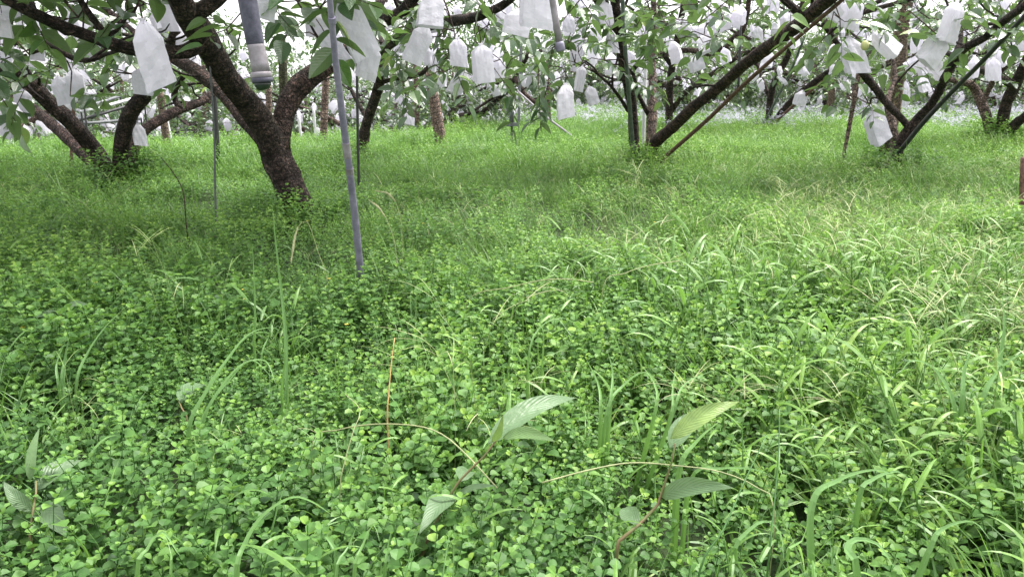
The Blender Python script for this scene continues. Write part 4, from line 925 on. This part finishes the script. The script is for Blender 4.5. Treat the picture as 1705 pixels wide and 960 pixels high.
def instancer(name, protos, P, rot, scl, pid, itone, material, label, cat):
    """one object: every point carries a copy of one of the plant meshes"""
    me = bpy.data.meshes.new(name); n = len(P); me.vertices.add(n); me.vertices.foreach_set('co', P.astype(float).ravel())
    for nm, ty, dat, key in (('rot', 'FLOAT_VECTOR', rot.ravel(), 'vector'), ('scl', 'FLOAT', scl, 'value'), ('pid', 'INT', pid.astype(int), 'value'), ('itone', 'FLOAT', itone, 'value')):
        a = me.attributes.new(nm, ty, 'POINT'); a.data.foreach_set(key, dat)
    o = bpy.data.objects.new(name, me); C.objects.link(o); me.materials.append(material)
    ng = bpy.data.node_groups.new(name, 'GeometryNodeTree'); ng.interface.new_socket('Geometry', in_out='INPUT', socket_type='NodeSocketGeometry'); ng.interface.new_socket('Geometry', in_out='OUTPUT', socket_type='NodeSocketGeometry')
    gi = ng.nodes.new('NodeGroupInput'); go = ng.nodes.new('NodeGroupOutput'); jn = ng.nodes.new('GeometryNodeJoinGeometry')
    def attr(nm, ty):
        a = ng.nodes.new('GeometryNodeInputNamedAttribute'); a.data_type = ty; a.inputs[0].default_value = nm; return a.outputs[0]
    ar, as_, ap = attr('rot', 'FLOAT_VECTOR'), attr('scl', 'FLOAT'), attr('pid', 'INT')
    for i, po in enumerate(protos):
        cmp_ = ng.nodes.new('FunctionNodeCompare'); cmp_.data_type = 'INT'; cmp_.operation = 'EQUAL'
        ins = [s for s in cmp_.inputs if s.type == 'INT' and s.enabled]; ng.links.new(ap, ins[0]); ins[1].default_value = i
        oi = ng.nodes.new('GeometryNodeObjectInfo'); oi.inputs['Object'].default_value = po; oi.inputs['As Instance'].default_value = True
        ip = ng.nodes.new('GeometryNodeInstanceOnPoints'); ng.links.new(gi.outputs[0], ip.inputs['Points']); ng.links.new(cmp_.outputs[0], ip.inputs['Selection'])
        ng.links.new(oi.outputs['Geometry'], ip.inputs['Instance']); ng.links.new(ar, ip.inputs['Rotation']); ng.links.new(as_, ip.inputs['Scale'])
        ng.links.new(ip.outputs[0], jn.inputs[0])
    ng.links.new(jn.outputs[0], go.inputs[0])
    md = o.modifiers.new('scatter', 'NODES'); md.node_group = ng
    return tag(o, label, cat, kind='stuff')
def P_obj(mb, m_): return mb.build('plant_source', M[m_], link=False)

def scatter(y0, y1, dens, rng, xs=0.70, margin=0.7):
    """even random points over the wedge in front of the camera"""
    A = (y1 - y0) * 2 * (xs * y1 + margin); n = int(A * dens)
    x = rng.uniform(-1, 1, n) * (xs * y1 + margin); y = rng.uniform(y0, y1, n)
    k = np.abs(x) < xs * y + margin; x, y = x[k], y[k]
    k = y < edge_y(x) + 2.5
    return x[k], y[k]
rng = np.random.default_rng(11)
def compose(sets, lift=0.0):
    """sets: (x, y, scale_lo, scale_hi, pid choices, tone bias)"""
    P, Rt, S, I, T = [], [], [], [], []
    for (x, y, s0, s1, ids, tb) in sets:
        n = len(x)
        if n == 0: continue
        z = ground_z(x, y); nz = smooth_noise(x, y, 0.9, 3); nz2 = smooth_noise(x, y, 2.7, 4)
        s = rng.uniform(s0, s1, n) * (0.62 + 0.6 * smooth_noise(x, y, 0.42, 5)) * (0.85 + 0.3 * nz2)
        P.append(np.stack([x, y, z], 1)); Rt.append(np.stack([rng.normal(0, 0.08, n), rng.normal(0, 0.08, n), rng.uniform(0, 6.28, n)], 1)); S.append(s)
        I.append(np.array(ids)[rng.integers(0, len(ids), n)])
        T.append(np.clip(0.5 + tb + 0.22 * (nz - 0.5) + 0.2 * (nz2 - 0.5) + 0.05 * np.clip((x) / (0.5 * y + 0.5), -1, 1), 0.1, 0.95))
    return [np.concatenate(a) for a in (P, Rt, S, I, T)]
def keep(x, y, prob): k = rng.random(len(x)) < prob; return x[k], y[k]
def side(x, y): return np.clip(x / (0.66 * y), -1, 1)      # -1 left edge .. 1 right edge of the view

# round-leaved ground cover
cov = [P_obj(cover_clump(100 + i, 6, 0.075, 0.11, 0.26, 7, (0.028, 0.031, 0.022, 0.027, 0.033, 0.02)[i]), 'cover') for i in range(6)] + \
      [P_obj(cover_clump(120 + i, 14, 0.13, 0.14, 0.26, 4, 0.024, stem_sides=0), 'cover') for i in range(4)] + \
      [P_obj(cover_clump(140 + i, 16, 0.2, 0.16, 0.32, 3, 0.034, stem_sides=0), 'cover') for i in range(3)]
S_ = []
x, y = scatter(0.35, 3.2, 175, rng); pr = (0.95 - 0.42 * np.clip(side(x, y) * 1.3 - 0.1 + 0.9 * (smooth_noise(x, y, 0.35, 8) - 0.5), 0, 1)) * (0.5 + 0.5 * (smooth_noise(x, y, 0.16, 31) > 0.3)); S_.append((*keep(x, y, pr), 0.85, 1.15, range(0, 6), 0))
x, y = scatter(3.2, 7.5, 60, rng); pr = (0.9 - 0.55 * np.clip(side(x, y) * 1.2 + 0.9 * (smooth_noise(x, y, 0.8, 9) - 0.2), 0, 1)) * (0.3 + 0.7 * (smooth_noise(x, y, 0.3, 32) > 0.33)); S_.append((*keep(x, y, pr), 0.85, 1.2, range(6, 10), 0.06))
x, y = scatter(7.5, 16, 22, rng); S_.append((*keep(x, y, 0.75), 0.8, 1.2, range(10, 13), 0.12))  # tone bias brightens the farther clumps, a sunlit look put into their colour
x, y = scatter(16, 34, 9, rng); S_.append((*keep(x, y, 0.8), 1.0, 1.5, range(10, 13), 0.12))
x, y = scatter(0.5, 2.4, 45, rng); S_.append((x, y, 0.6, 0.9, range(0, 6), -0.04))
for tr_ in TREES:
    n_ = 16; a_ = rng.random(n_) * 6.28; r_ = rng.uniform(0.14, 0.38, n_); S_.append((tr_.location.x + r_ * np.cos(a_), tr_.location.y + r_ * np.sin(a_), 1.1, 1.9, range(6, 10), 0.0))
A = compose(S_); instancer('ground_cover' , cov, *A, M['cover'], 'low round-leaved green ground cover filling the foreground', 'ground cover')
nc = len(A[0])
# grasses
gr = [P_obj(tuft(200 + i, 8, 0.03, (0.18, 0.33), 0.0065), 'grass') for i in range(4)] + \
     [P_obj(tuft(220 + i, 8, 0.03, (0.15, 0.28), 0.0125, el=(0.85, 1.45), curl=(1.0, 2.8), seg=8, stems=1), 'grass') for i in range(4)] + \
     [P_obj(tuft(240 + i, 26, 0.12, (0.2, 0.36), 0.0045, seg=4, flat=True), 'grass') for i in range(4)] + \
     [P_obj(tuft(260 + i, 34, 0.22, (0.24, 0.42), 0.008, seg=3, flat=True), 'grass') for i in range(3)] + \
     [P_obj(tuft(280 + i, 6, 0.05, (0.22, 0.4), 0.0035, el=(1.1, 1.5), curl=(0.2, 1.5), flat=True), 'grass') for i in range(4)]
S_ = []
x, y = scatter(0.45, 3.4, 95, rng); sd_ = side(x, y); nn_ = smooth_noise(x, y, 0.45, 12)
S_.append((*keep(x, y, np.clip(0.4 + 0.4 * (sd_ > 0.0) * sd_ + 1.0 * (nn_ - 0.5), 0.1, 1)), 0.8, 1.15, range(0, 4), 0.05))
x, y = scatter(0.45, 5.5, 95, rng); nn_ = smooth_noise(x, y, 0.5, 21)
S_.append((*keep(x, y, np.clip(0.35 + 0.8 * (nn_ - 0.5), 0.1, 1)), 0.75, 1.1, range(15, 19), 0.02))
x, y = scatter(0.45, 3.8, 80, rng); sd_ = side(x, y); nn_ = smooth_noise(x, y, 0.5, 13)
S_.append((*keep(x, y, np.clip(0.12 + 0.8 * np.clip(sd_ + 0.15, 0, 1) + 0.8 * (nn_ - 0.5), 0.04, 1)), 0.8, 1.2, range(4, 8), 0.03))
x, y = scatter(3.0, 8, 85, rng); sd_ = side(x, y); nn_ = smooth_noise(x, y, 0.8, 14)
S_.append((*keep(x, y, np.clip(0.32 + 0.4 * sd_ + 0.7 * (nn_ - 0.5), 0.08, 1)), 0.8, 1.15, list(range(8, 12)) * 2 + [0, 1, 15, 16], 0.02))
x, y = scatter(8, 18, 20, rng); S_.append((*keep(x, y, 0.75), 0.75, 1.15, range(12, 15), 0.1))  # raised tone bias: brighter light on the farther grass painted into the blades
x, y = scatter(4.5, 16, 9, rng); S_.append((*keep(x, y, np.clip(1.6 * smooth_noise(x, y, 1.1, 41) - 0.5, 0.03, 1)), 1.1, 1.6, list(range(8, 12)) + [15, 16], 0.1))
x, y = scatter(18, 36, 8, rng); S_.append((x, y, 0.9, 1.2, range(12, 15), 0.12))
A = compose(S_); instancer('grass', gr, *A, M['grass'], 'bright green grass blades growing through the ground cover', 'grass')
ng_ = len(A[0])
# pale seeding grass, thickest at right
sh = [P_obj(seedhead(300 + i), 'straw') for i in range(5)]
S_ = []
x, y = scatter(1.6, 7.5, 42, rng); sd_ = side(x, y); nn_ = smooth_noise(x, y, 0.9, 15)
S_.append((*keep(x, y, np.clip(0.04 + 0.9 * np.clip(sd_ - 0.15, 0, 1) * (y > 2.0) * nn_ + 0.1 * (sd_ > -0.2), 0, 1)), 0.8, 1.1, range(5), 0.0))
A = compose(S_); instancer('seeding_grass', sh, *A, M['straw'], 'pale straw coloured seeding grass thickest at right', 'grass')
# pale lilac flowers carpeting the far ground
fl = [P_obj(flower_tuft(400 + i), 'petal') for i in range(4)]
x, y = scatter(13, 36, 10, rng); nn_ = smooth_noise(x, y, 2.5, 16)
pr = np.clip((x / y * 2.0 + 0.25), 0, 1) * np.clip((y - 12.5) / 5, 0, 1) * np.clip(nn_ * 1.6, 0.2, 1)
A = compose([(*keep(x, y, pr), 0.9, 1.3, range(4), 0.0)]); A[4] = np.full(len(A[4]), 0.5)
instancer('wildflowers', fl, *A, M['petal'], 'carpet of tiny pale lilac flowers on the far ground at right', 'flowers')
print('instances', nc, ng_, len(A[0]))

# ------------------------------------------------------------------ single plants of the foreground
def big_leaf(p, tip, W, tone, mb, up=(0, 0, 1), droop=0.12, fold=0.12, rows=10):
    p = np.array(p); tip = np.array(tip); d = tip - p; L = np.linalg.norm(d); d /= L; s = np.cross(up, d); s /= np.linalg.norm(s); n = np.cross(d, s)
    V, uv = [], []; 
    for i in range(rows + 1):
        t = i / rows; wd = W * (math.sin(math.pi * t ** 0.72) ** 0.9 * (1 - 0.18 * t)) + 0.0006
        c = p + d * L * t + n * (droop * L * 4 * t * (1 - t)) * 0.8 + s * (0.05 * L * math.sin(t * 3.1))
        for j in (-2, -1, 0, 1, 2):
            b = j / 2; rip = 0.012 * W * math.sin(t * 40 - abs(b) * 3) * (abs(j) == 1) + 0.05 * W * math.sin(t * 9 + j) * (abs(j) == 2)
            V.append(c + s * (b * wd / 2) + n * (fold * wd * abs(b) ** 1.3 + rip)); uv.append((0.5 + b * 0.48, t))
    F = [(i * 5 + j, i * 5 + j + 1, (i + 1) * 5 + j + 1, (i + 1) * 5 + j) for i in range(rows) for j in range(4)]
    mb.add(V, F, tone, uv)
def weed(label, stem, leaves):
    P = [at(*q[:3]) for q in stem]; e = P[-1]; base = Vector((e.x, e.y, float(ground_z(e.x, e.y)))); P.append(base + Vector((0.0, 0, -0.01)))
    mb = MB(); tube(mb, [np.array(p - base) for p in P], [0.0015 + 0.00045 * i for i in range(len(P))], 8, step=0.03)
    root = empty('broad_leaf_weed', base, label, 'plant', 'broad leaved weeds in the foreground'); mb.build('stem', M['redstem'], root, smooth=True)
    for (a, b, W, tone, up) in leaves:
        pa, pb_ = at(*a) - base, at(*b) - base; mb = MB(); big_leaf(pa, pb_, W, tone, mb, up); mb.build('leaf', M['weed'], root, smooth=True)
weed('broad-leaved weed near bottom centre with reddish leaning stem and curled top leaf', [(835, 722, 1.36), (805, 760, 1.36), (765, 800, 1.35), (735, 850, 1.34), (712, 900, 1.33), (700, 930, 1.32)],
     [((812, 738, 1.36), (962, 662, 1.5), 0.050, 0.38, (0.1, -0.5, 1)), ((838, 728, 1.36), (925, 735, 1.28), 0.028, 0.72, (0, -1, 1)), ((822, 735, 1.36), (838, 690, 1.33), 0.02, 0.95, (0.5, -1, 0.4)),
      ((748, 822, 1.35), (698, 886, 1.22), 0.05, 0.2, (-.3, -1.0, 0.8)), ((745, 838, 1.35), (828, 808, 1.35), 0.022, 0.3, (0, -0.2, 1)), ((765, 800, 1.35), (790, 790, 1.45), 0.04, 0.3, (0, -0.8, 1))])
weed('broad-leaved weed right of bottom centre with a yellow-green pointed top leaf', [(1124, 738, 1.34), (1118, 770, 1.34), (1108, 800, 1.34), (1095, 840, 1.33), (1065, 872, 1.31), (1030, 900, 1.28)],
     [((1116, 730, 1.33), (1232, 668, 1.36), 0.036, 0.98, (0.0, -1, 0.9)), ((1114, 745, 1.37), (1172, 688, 1.45), 0.044, 0.4, (-0.2, -0.8, 0.8)), ((1100, 826, 1.34), (1222, 812, 1.26), 0.040, 0.45, (0, -1.0, 0.9)),
      ((1060, 874, 1.31), (1045, 842, 1.4), 0.04, 0.25, (-.3, -0.7, 1))])
weed('broad-leaved weed at lower left with dull grey-green leaves', [(60, 800, 1.43), (60, 820, 1.41), (55, 850, 1.38), (50, 890, 1.36)],
     [((58, 815, 1.44), (138, 765, 1.54), 0.048, 0.1, (0.2, -0.4, 1)), ((60, 845, 1.41), (112, 895, 1.33), 0.05, 0.08, (0.2, -0.6, 1)), ((50, 800, 1.44), (66, 712, 1.5), 0.02, 0.6, (0.6, -1, 0.4)), ((55, 850, 1.41), (5, 800, 1.42), 0.03, 0.25, (0, -0.7, 1))])
weed('small broad-leaved weed at middle left with one wide pale leaf', [(298, 668, 1.92), (303, 680, 1.88), (310, 690, 1.86)],
     [((298, 668, 1.92), (345, 640, 2.04), 0.055, 0.45, (0, -0.7, 1))])
weed('limp grey-green leaved weed near the left edge', [(100, 520, 2.5), (102, 535, 2.48), (105, 555, 2.46)],
     [((100, 520, 2.5), (150, 508, 2.45), 0.03, 0.2, (0, -0.7, 1)), ((100, 522, 2.5), (55, 528, 2.45), 0.035, 0.2, (0, -0.7, 1))])

def ribbon(mb, pts, W, tone, up=(0, -0.4, 1), tipw=0.15, step=0.012, vf=0.22):
    P, r = catmull([np.array(p) for p in pts], [1] * len(pts), step); n = len(P); T = np.gradient(P, axis=0); V = []; UV = []
    for i in range(n):
        s = i / (n - 1); d = T[i] / (np.linalg.norm(T[i]) + 1e-9); sd2 = np.cross(d, np.array(up)); sd2 /= np.linalg.norm(sd2) + 1e-9; nr = np.cross(sd2, d)
        wd = W * min(1, 0.6 + 1.2 * s) * (1 - s ** 2.2) + 0.0003; UV += [(0, s), (.5, s), (1, s)]
        V += [P[i] + sd2 * wd / 2 + nr * vf * wd, P[i], P[i] - sd2 * wd / 2 + nr * vf * wd]
    mb.add(V, [(i * 3 + j, i * 3 + j + 1, (i + 1) * 3 + j + 1, (i + 1) * 3 + j) for i in range(n - 1) for j in (0, 1)], tone, UV)
def grass_plant(name, label, blades, m_='blade', cat='grass plant', group='single grass plants standing out'):
    """blades: (W, tone, [(px,py,Y)...]) first point lowest"""
    f = at(*blades[0][2][0]); base = Vector((f.x, f.y, float(ground_z(f.x, f.y))))
    root = None
    if len(blades) > 1: root = empty(name, base, label, cat, group)
    for (W, tone, pts) in blades:
        P = [at(*q) - base for q in pts]; P = [Vector((P[0].x * 0.6, P[0].y * 0.6, 0.0))] + P
        mb = MB(); ribbon(mb, [np.array(p) for p in P], W, tone)
        o = mb.build('blade' if root else name, M[m_], root)
        if root is None: o.location = base; tag(o, label, cat, group)
def culm(label, pts, w0, w1, m_, spike=None):
    f = at(*pts[0]); base = Vector((f.x, f.y, float(ground_z(f.x, f.y)))); P = [at(*q) - base for q in pts]; P = [Vector((P[0].x, P[0].y, 0))] + P
    mb = MB(); n = len(P); tube(mb, [np.array(p) for p in P], [w0 + (w1 - w0) * i / (n - 1) for i in range(n)], 6, step=0.02, tone=0.7)
    o = mb.build('grass_stalk', M[m_], smooth=True); o.location = base; tag(o, label, 'grass stalk', 'single grass stalks standing out')
    if spike:       # bristly seed spike along the last stretch
        mb = MB(); q = np.random.default_rng(5); pts_, _ = catmull([np.array(p) for p in P[spike:]], [1] * (n - spike), 0.004)
        k_ = np.linspace(0, 1, len(pts_)); tube(mb, pts_, 0.0042 * np.sin(np.pi * np.clip(k_ * 0.9 + 0.08, 0, 1)) + 0.0004, 6, raw=True, bump=0.15, tone=0.9)
        for p in pts_:
            for _ in range(2):
                d = q.normal(0, 1, 3); d /= np.linalg.norm(d); mb.add([p, p + d * 0.008 + np.array([0, 0, 0.0015]), p + d * 0.002 + np.array([0.0015, 0, 0.004])], [(0, 1, 2)], 0.8)
        mb.build('seed_spike', M['straw1'], o)
grass_plant('grass_plant', 'arching pale blade rising from the bottom edge at left', [(0.011, 0.6, [(395, 960, 1.12), (408, 905, 1.15), (438, 858, 1.18), (485, 828, 1.2), (520, 835, 1.2), (560, 862, 1.17)]), (0.010, 0.55, [(560, 940, 1.14), (540, 880, 1.2), (600, 860, 1.26)])])
grass_plant('grass_plant', 'tall clump at left with long blades arching to the right', [(0.014, 0.55, [(315, 720, 1.68), (345, 650, 1.72), (385, 590, 1.78), (415, 556, 1.82), (450, 545, 1.84), (470, 552, 1.82)]),
    (0.010, 0.5, [(340, 700, 1.7), (385, 630, 1.75), (420, 600, 1.76), (455, 630, 1.72)]), (0.011, 0.6, [(330, 720, 1.7), (390, 618, 1.8), (440, 600, 1.84), (460, 640, 1.78)])])
grass_plant('grass_plant', 'tallest blue-green upright blade at centre left', [(0.011, 0.3, [(478, 650, 1.95), (476, 560, 2.0), (468, 480, 2.04), (460, 410, 2.06), (453, 335, 2.08)]), (0.010, 0.6, [(470, 660, 1.9), (475, 600, 1.9), (470, 545, 1.92), (452, 548, 1.9)])])
grass_plant('grass_plant', 'shorter upright blade left of the tallest blade', [(0.010, 0.62, [(424, 580, 2.3), (425, 540, 2.3), (424, 480, 2.32), (420, 405, 2.35)]), (0.009, 0.6, [(435, 600, 2.2), (448, 560, 2.24), (462, 545, 2.2)])])
grass_plant('grass_plant', 'clump of two blades standing left of the tall arching clump', [(0.016, 0.35, [(105, 640, 2.05), (108, 600, 2.08), (117, 555, 2.1)]), (0.011, 0.4, [(128, 640, 2.0), (145, 590, 2.05), (175, 545, 2.1), (215, 505, 2.15)]), (0.012, 0.35, [(98, 640, 2.0), (95, 605, 2.04), (110, 565, 2.08)])])
grass_plant('grass_plant', 'blades curling at bottom left of centre by the frame edge', [(0.013, 0.62, [(230, 955, 1.1), (245, 915, 1.12), (270, 885, 1.14), (300, 925, 1.1)]), (0.011, 0.72, [(285, 955, 1.1), (285, 920, 1.13), (275, 890, 1.15)]), (0.013, 0.55, [(325, 880, 1.28), (345, 830, 1.3), (385, 788, 1.33)])])
grass_plant('grass_plant', 'pair of folded pale blades at bottom centre left', [(0.011, 0.66, [(590, 960, 1.1), (605, 905, 1.13), (622, 872, 1.15), (632, 900, 1.12)]), (0.010, 0.6, [(640, 960, 1.1), (645, 915, 1.12), (655, 868, 1.14)]), (0.010, 0.55, [(560, 960, 1.1), (580, 910, 1.14), (596, 870, 1.16)])])
grass_plant('grass_plant', 'clump with bright blades fanning out at centre right', [(0.013, 0.75, [(1000, 690, 1.72), (996, 640, 1.78), (975, 595, 1.82)]), (0.012, 0.6, [(1010, 690, 1.72), (1040, 640, 1.78), (1075, 620, 1.8), (1105, 650, 1.76)]), (0.013, 0.78, [(1090, 690, 1.7), (1090, 640, 1.76), (1062, 600, 1.82)]),
    (0.012, 0.6, [(1015, 690, 1.72), (1020, 620, 1.8), (1010, 580, 1.84)]), (0.011, 0.55, [(1120, 690, 1.7), (1140, 640, 1.76), (1190, 615, 1.82)]), (0.012, 0.66, [(1115, 700, 1.68), (1120, 650, 1.74), (1125, 610, 1.8)])])
grass_plant('grass_plant', 'broad blade leaning behind the yellow-green weed leaf', [(0.017, 0.68, [(1130, 790, 1.42), (1160, 735, 1.46), (1205, 695, 1.5)]), (0.012, 0.55, [(1150, 800, 1.42), (1200, 780, 1.42), (1260, 782, 1.4), (1300, 800, 1.36)])])
grass_plant('grass_plant', 'wide wet blades arching at the bottom right', [(0.022, 0.5, [(1425, 955, 1.12), (1410, 915, 1.14), (1425, 898, 1.16), (1460, 905, 1.15), (1490, 945, 1.1)]), (0.016, 0.55, [(1350, 850, 1.3), (1395, 800, 1.34), (1460, 782, 1.35), (1505, 800, 1.32)]), (0.013, 0.85, [(1395, 955, 1.12), (1392, 925, 1.13), (1402, 898, 1.15)]),
    (0.014, 0.5, [(1545, 920, 1.2), (1570, 880, 1.22), (1620, 868, 1.22), (1650, 900, 1.18)])])
grass_plant('grass_plant', 'arching blades at lower right above the wide wet blades', [(0.014, 0.5, [(1430, 830, 1.38), (1450, 800, 1.4), (1495, 785, 1.42), (1530, 815, 1.38)]), (0.014, 0.78, [(1310, 930, 1.16), (1335, 900, 1.18), (1345, 870, 1.2)]), (0.012, 0.5, [(1225, 930, 1.2), (1250, 880, 1.22), (1280, 868, 1.24), (1300, 890, 1.22), (1305, 930, 1.18)])])
grass_plant('grass_plant', 'tall clump of dark blades at the right edge', [(0.018, 0.4, [(1600, 680, 1.75), (1605, 620, 1.8), (1620, 570, 1.85)]), (0.017, 0.45, [(1660, 660, 1.8), (1665, 600, 1.86), (1672, 540, 1.9), (1668, 490, 1.95)]), (0.015, 0.75, [(1670, 630, 1.8), (1660, 600, 1.82), (1675, 575, 1.84)]),
    (0.016, 0.4, [(1630, 680, 1.75), (1660, 620, 1.8), (1700, 590, 1.82), (1730, 600, 1.8)]), (0.015, 0.45, [(1590, 690, 1.72), (1560, 620, 1.78), (1520, 600, 1.78), (1495, 625, 1.75)])])
grass_plant('grass_plant', 'thin arching blade at centre right just above mid height', [(0.008, 0.6, [(880, 600, 2.0), (900, 545, 2.05), (940, 530, 2.08), (975, 555, 2.05)]), (0.008, 0.8, [(905, 570, 2.1), (900, 540, 2.12), (905, 505, 2.15)])])
culm('long thin tan stalk arching across the bottom centre', [(520, 735, 1.6), (560, 716, 1.58), (620, 706, 1.55), (690, 708, 1.5), (735, 722, 1.46), (775, 755, 1.42), (828, 812, 1.36)], 0.0012, 0.0018, 'straw1')
culm('thin pale stalk curving right of the bottom centre weed', [(1290, 850, 1.3), (1262, 812, 1.34), (1200, 785, 1.36), (1120, 774, 1.36), (1050, 770, 1.36), (980, 782, 1.33), (902, 803, 1.3)], 0.0011, 0.0016, 'straw1')
culm('orange dead stem standing upright left of centre', [(645, 700, 1.68), (647, 660, 1.7), (651, 610, 1.74), (657, 562, 1.78)], 0.0024, 0.001, 'dry')
culm('pale bent stalk hanging in an arch left of bottom centre', [(566, 818, 1.4), (575, 765, 1.42), (590, 712, 1.46), (600, 682, 1.5), (575, 656, 1.55)], 0.0011, 0.0008, 'straw1')
culm('upright dark stem with pale tip at lower right', [(1280, 930, 1.2), (1288, 850, 1.24), (1296, 760, 1.3), (1298, 680, 1.36)], 0.0022, 0.001, 'darkstem')
culm('dark leaning stem right of bottom centre', [(1165, 950, 1.15), (1205, 880, 1.18), (1240, 800, 1.24), (1276, 725, 1.3)], 0.0022, 0.001, 'darkstem')
culm('drooping cream seed head left of the grey leaning pole', [(545, 470, 2.9), (530, 420, 2.95), (512, 370, 3.0), (496, 378, 2.98), (490, 400, 2.96), (484, 440, 2.93)], 0.0009, 0.001, 'straw1', spike=4)
culm('cream seed head bending right of the grey leaning pole', [(660, 430, 3.3), (655, 395, 3.35), (642, 362, 3.4), (630, 345, 3.42), (615, 334, 3.45)], 0.001, 0.0012, 'straw1', spike=3)
culm('second cream seed head above the bending one by the pole', [(670, 410, 3.7), (668, 370, 3.72), (658, 335, 3.75), (645, 322, 3.78), (625, 318, 3.8)], 0.001, 0.0012, 'straw1', spike=3)
culm('tan stalk with long thin arch just above centre', [(780, 500, 2.8), (850, 478, 2.8), (905, 466, 2.8), (950, 465, 2.8), (988, 470, 2.78)], 0.0014, 0.002, 'straw1')
culm('tan stalk arching right of centre just above mid height', [(1005, 475, 2.75), (1040, 455, 2.8), (1080, 442, 2.85), (1132, 434, 2.9)], 0.0012, 0.002, 'straw1')
culm('thin dark bent weed stem left of the hose', [(310, 372, 4.2), (305, 320, 4.25), (290, 290, 4.3), (268, 262, 4.35)], 0.0035, 0.0025, 'twig')
# tiny yellow flowers
ys = [(28, 532, 2.45), (38, 545, 2.38), (548, 464, 2.95), (408, 498, 2.7), (405, 482, 2.8), (577, 540, 2.45), (512, 368, 3.9), (1090, 370, 4.2), (836, 334, 4.9), (705, 372, 4.1), (160, 470, 2.9)]
for i, (a, b, Y) in enumerate(ys):
    p = at(a, b, Y); gz = float(ground_z(p.x, p.y)); mb = MB(); q = np.random.default_rng(i)
    for k in range(5):
        an = k * 1.257; r = 0.0085; u = Vector((math.cos(an), math.sin(an), 0.25)); s2 = Vector((-math.sin(an), math.cos(an), 0))
        mb.add([(0, 0, 0), u * r * 0.6 + s2 * r * 0.35, u * r, u * r * 0.6 - s2 * r * 0.35], [(0, 1, 2, 3)], 0.6)
    o = mb.build('yellow_flower', M['yellow']); o.location = p; tag(o, 'tiny yellow flower dotted among the green ground cover', 'flower', 'tiny yellow flowers in the ground cover')
    mb = MB(); tube(mb, [(0, 0, 0), (0.003, 0, (gz - p.z) / 2), (0, 0.004, gz - p.z)], [0.0008, 0.001, 0.0012], 4, step=0.05); mb.build('stem', M['blade'], o)
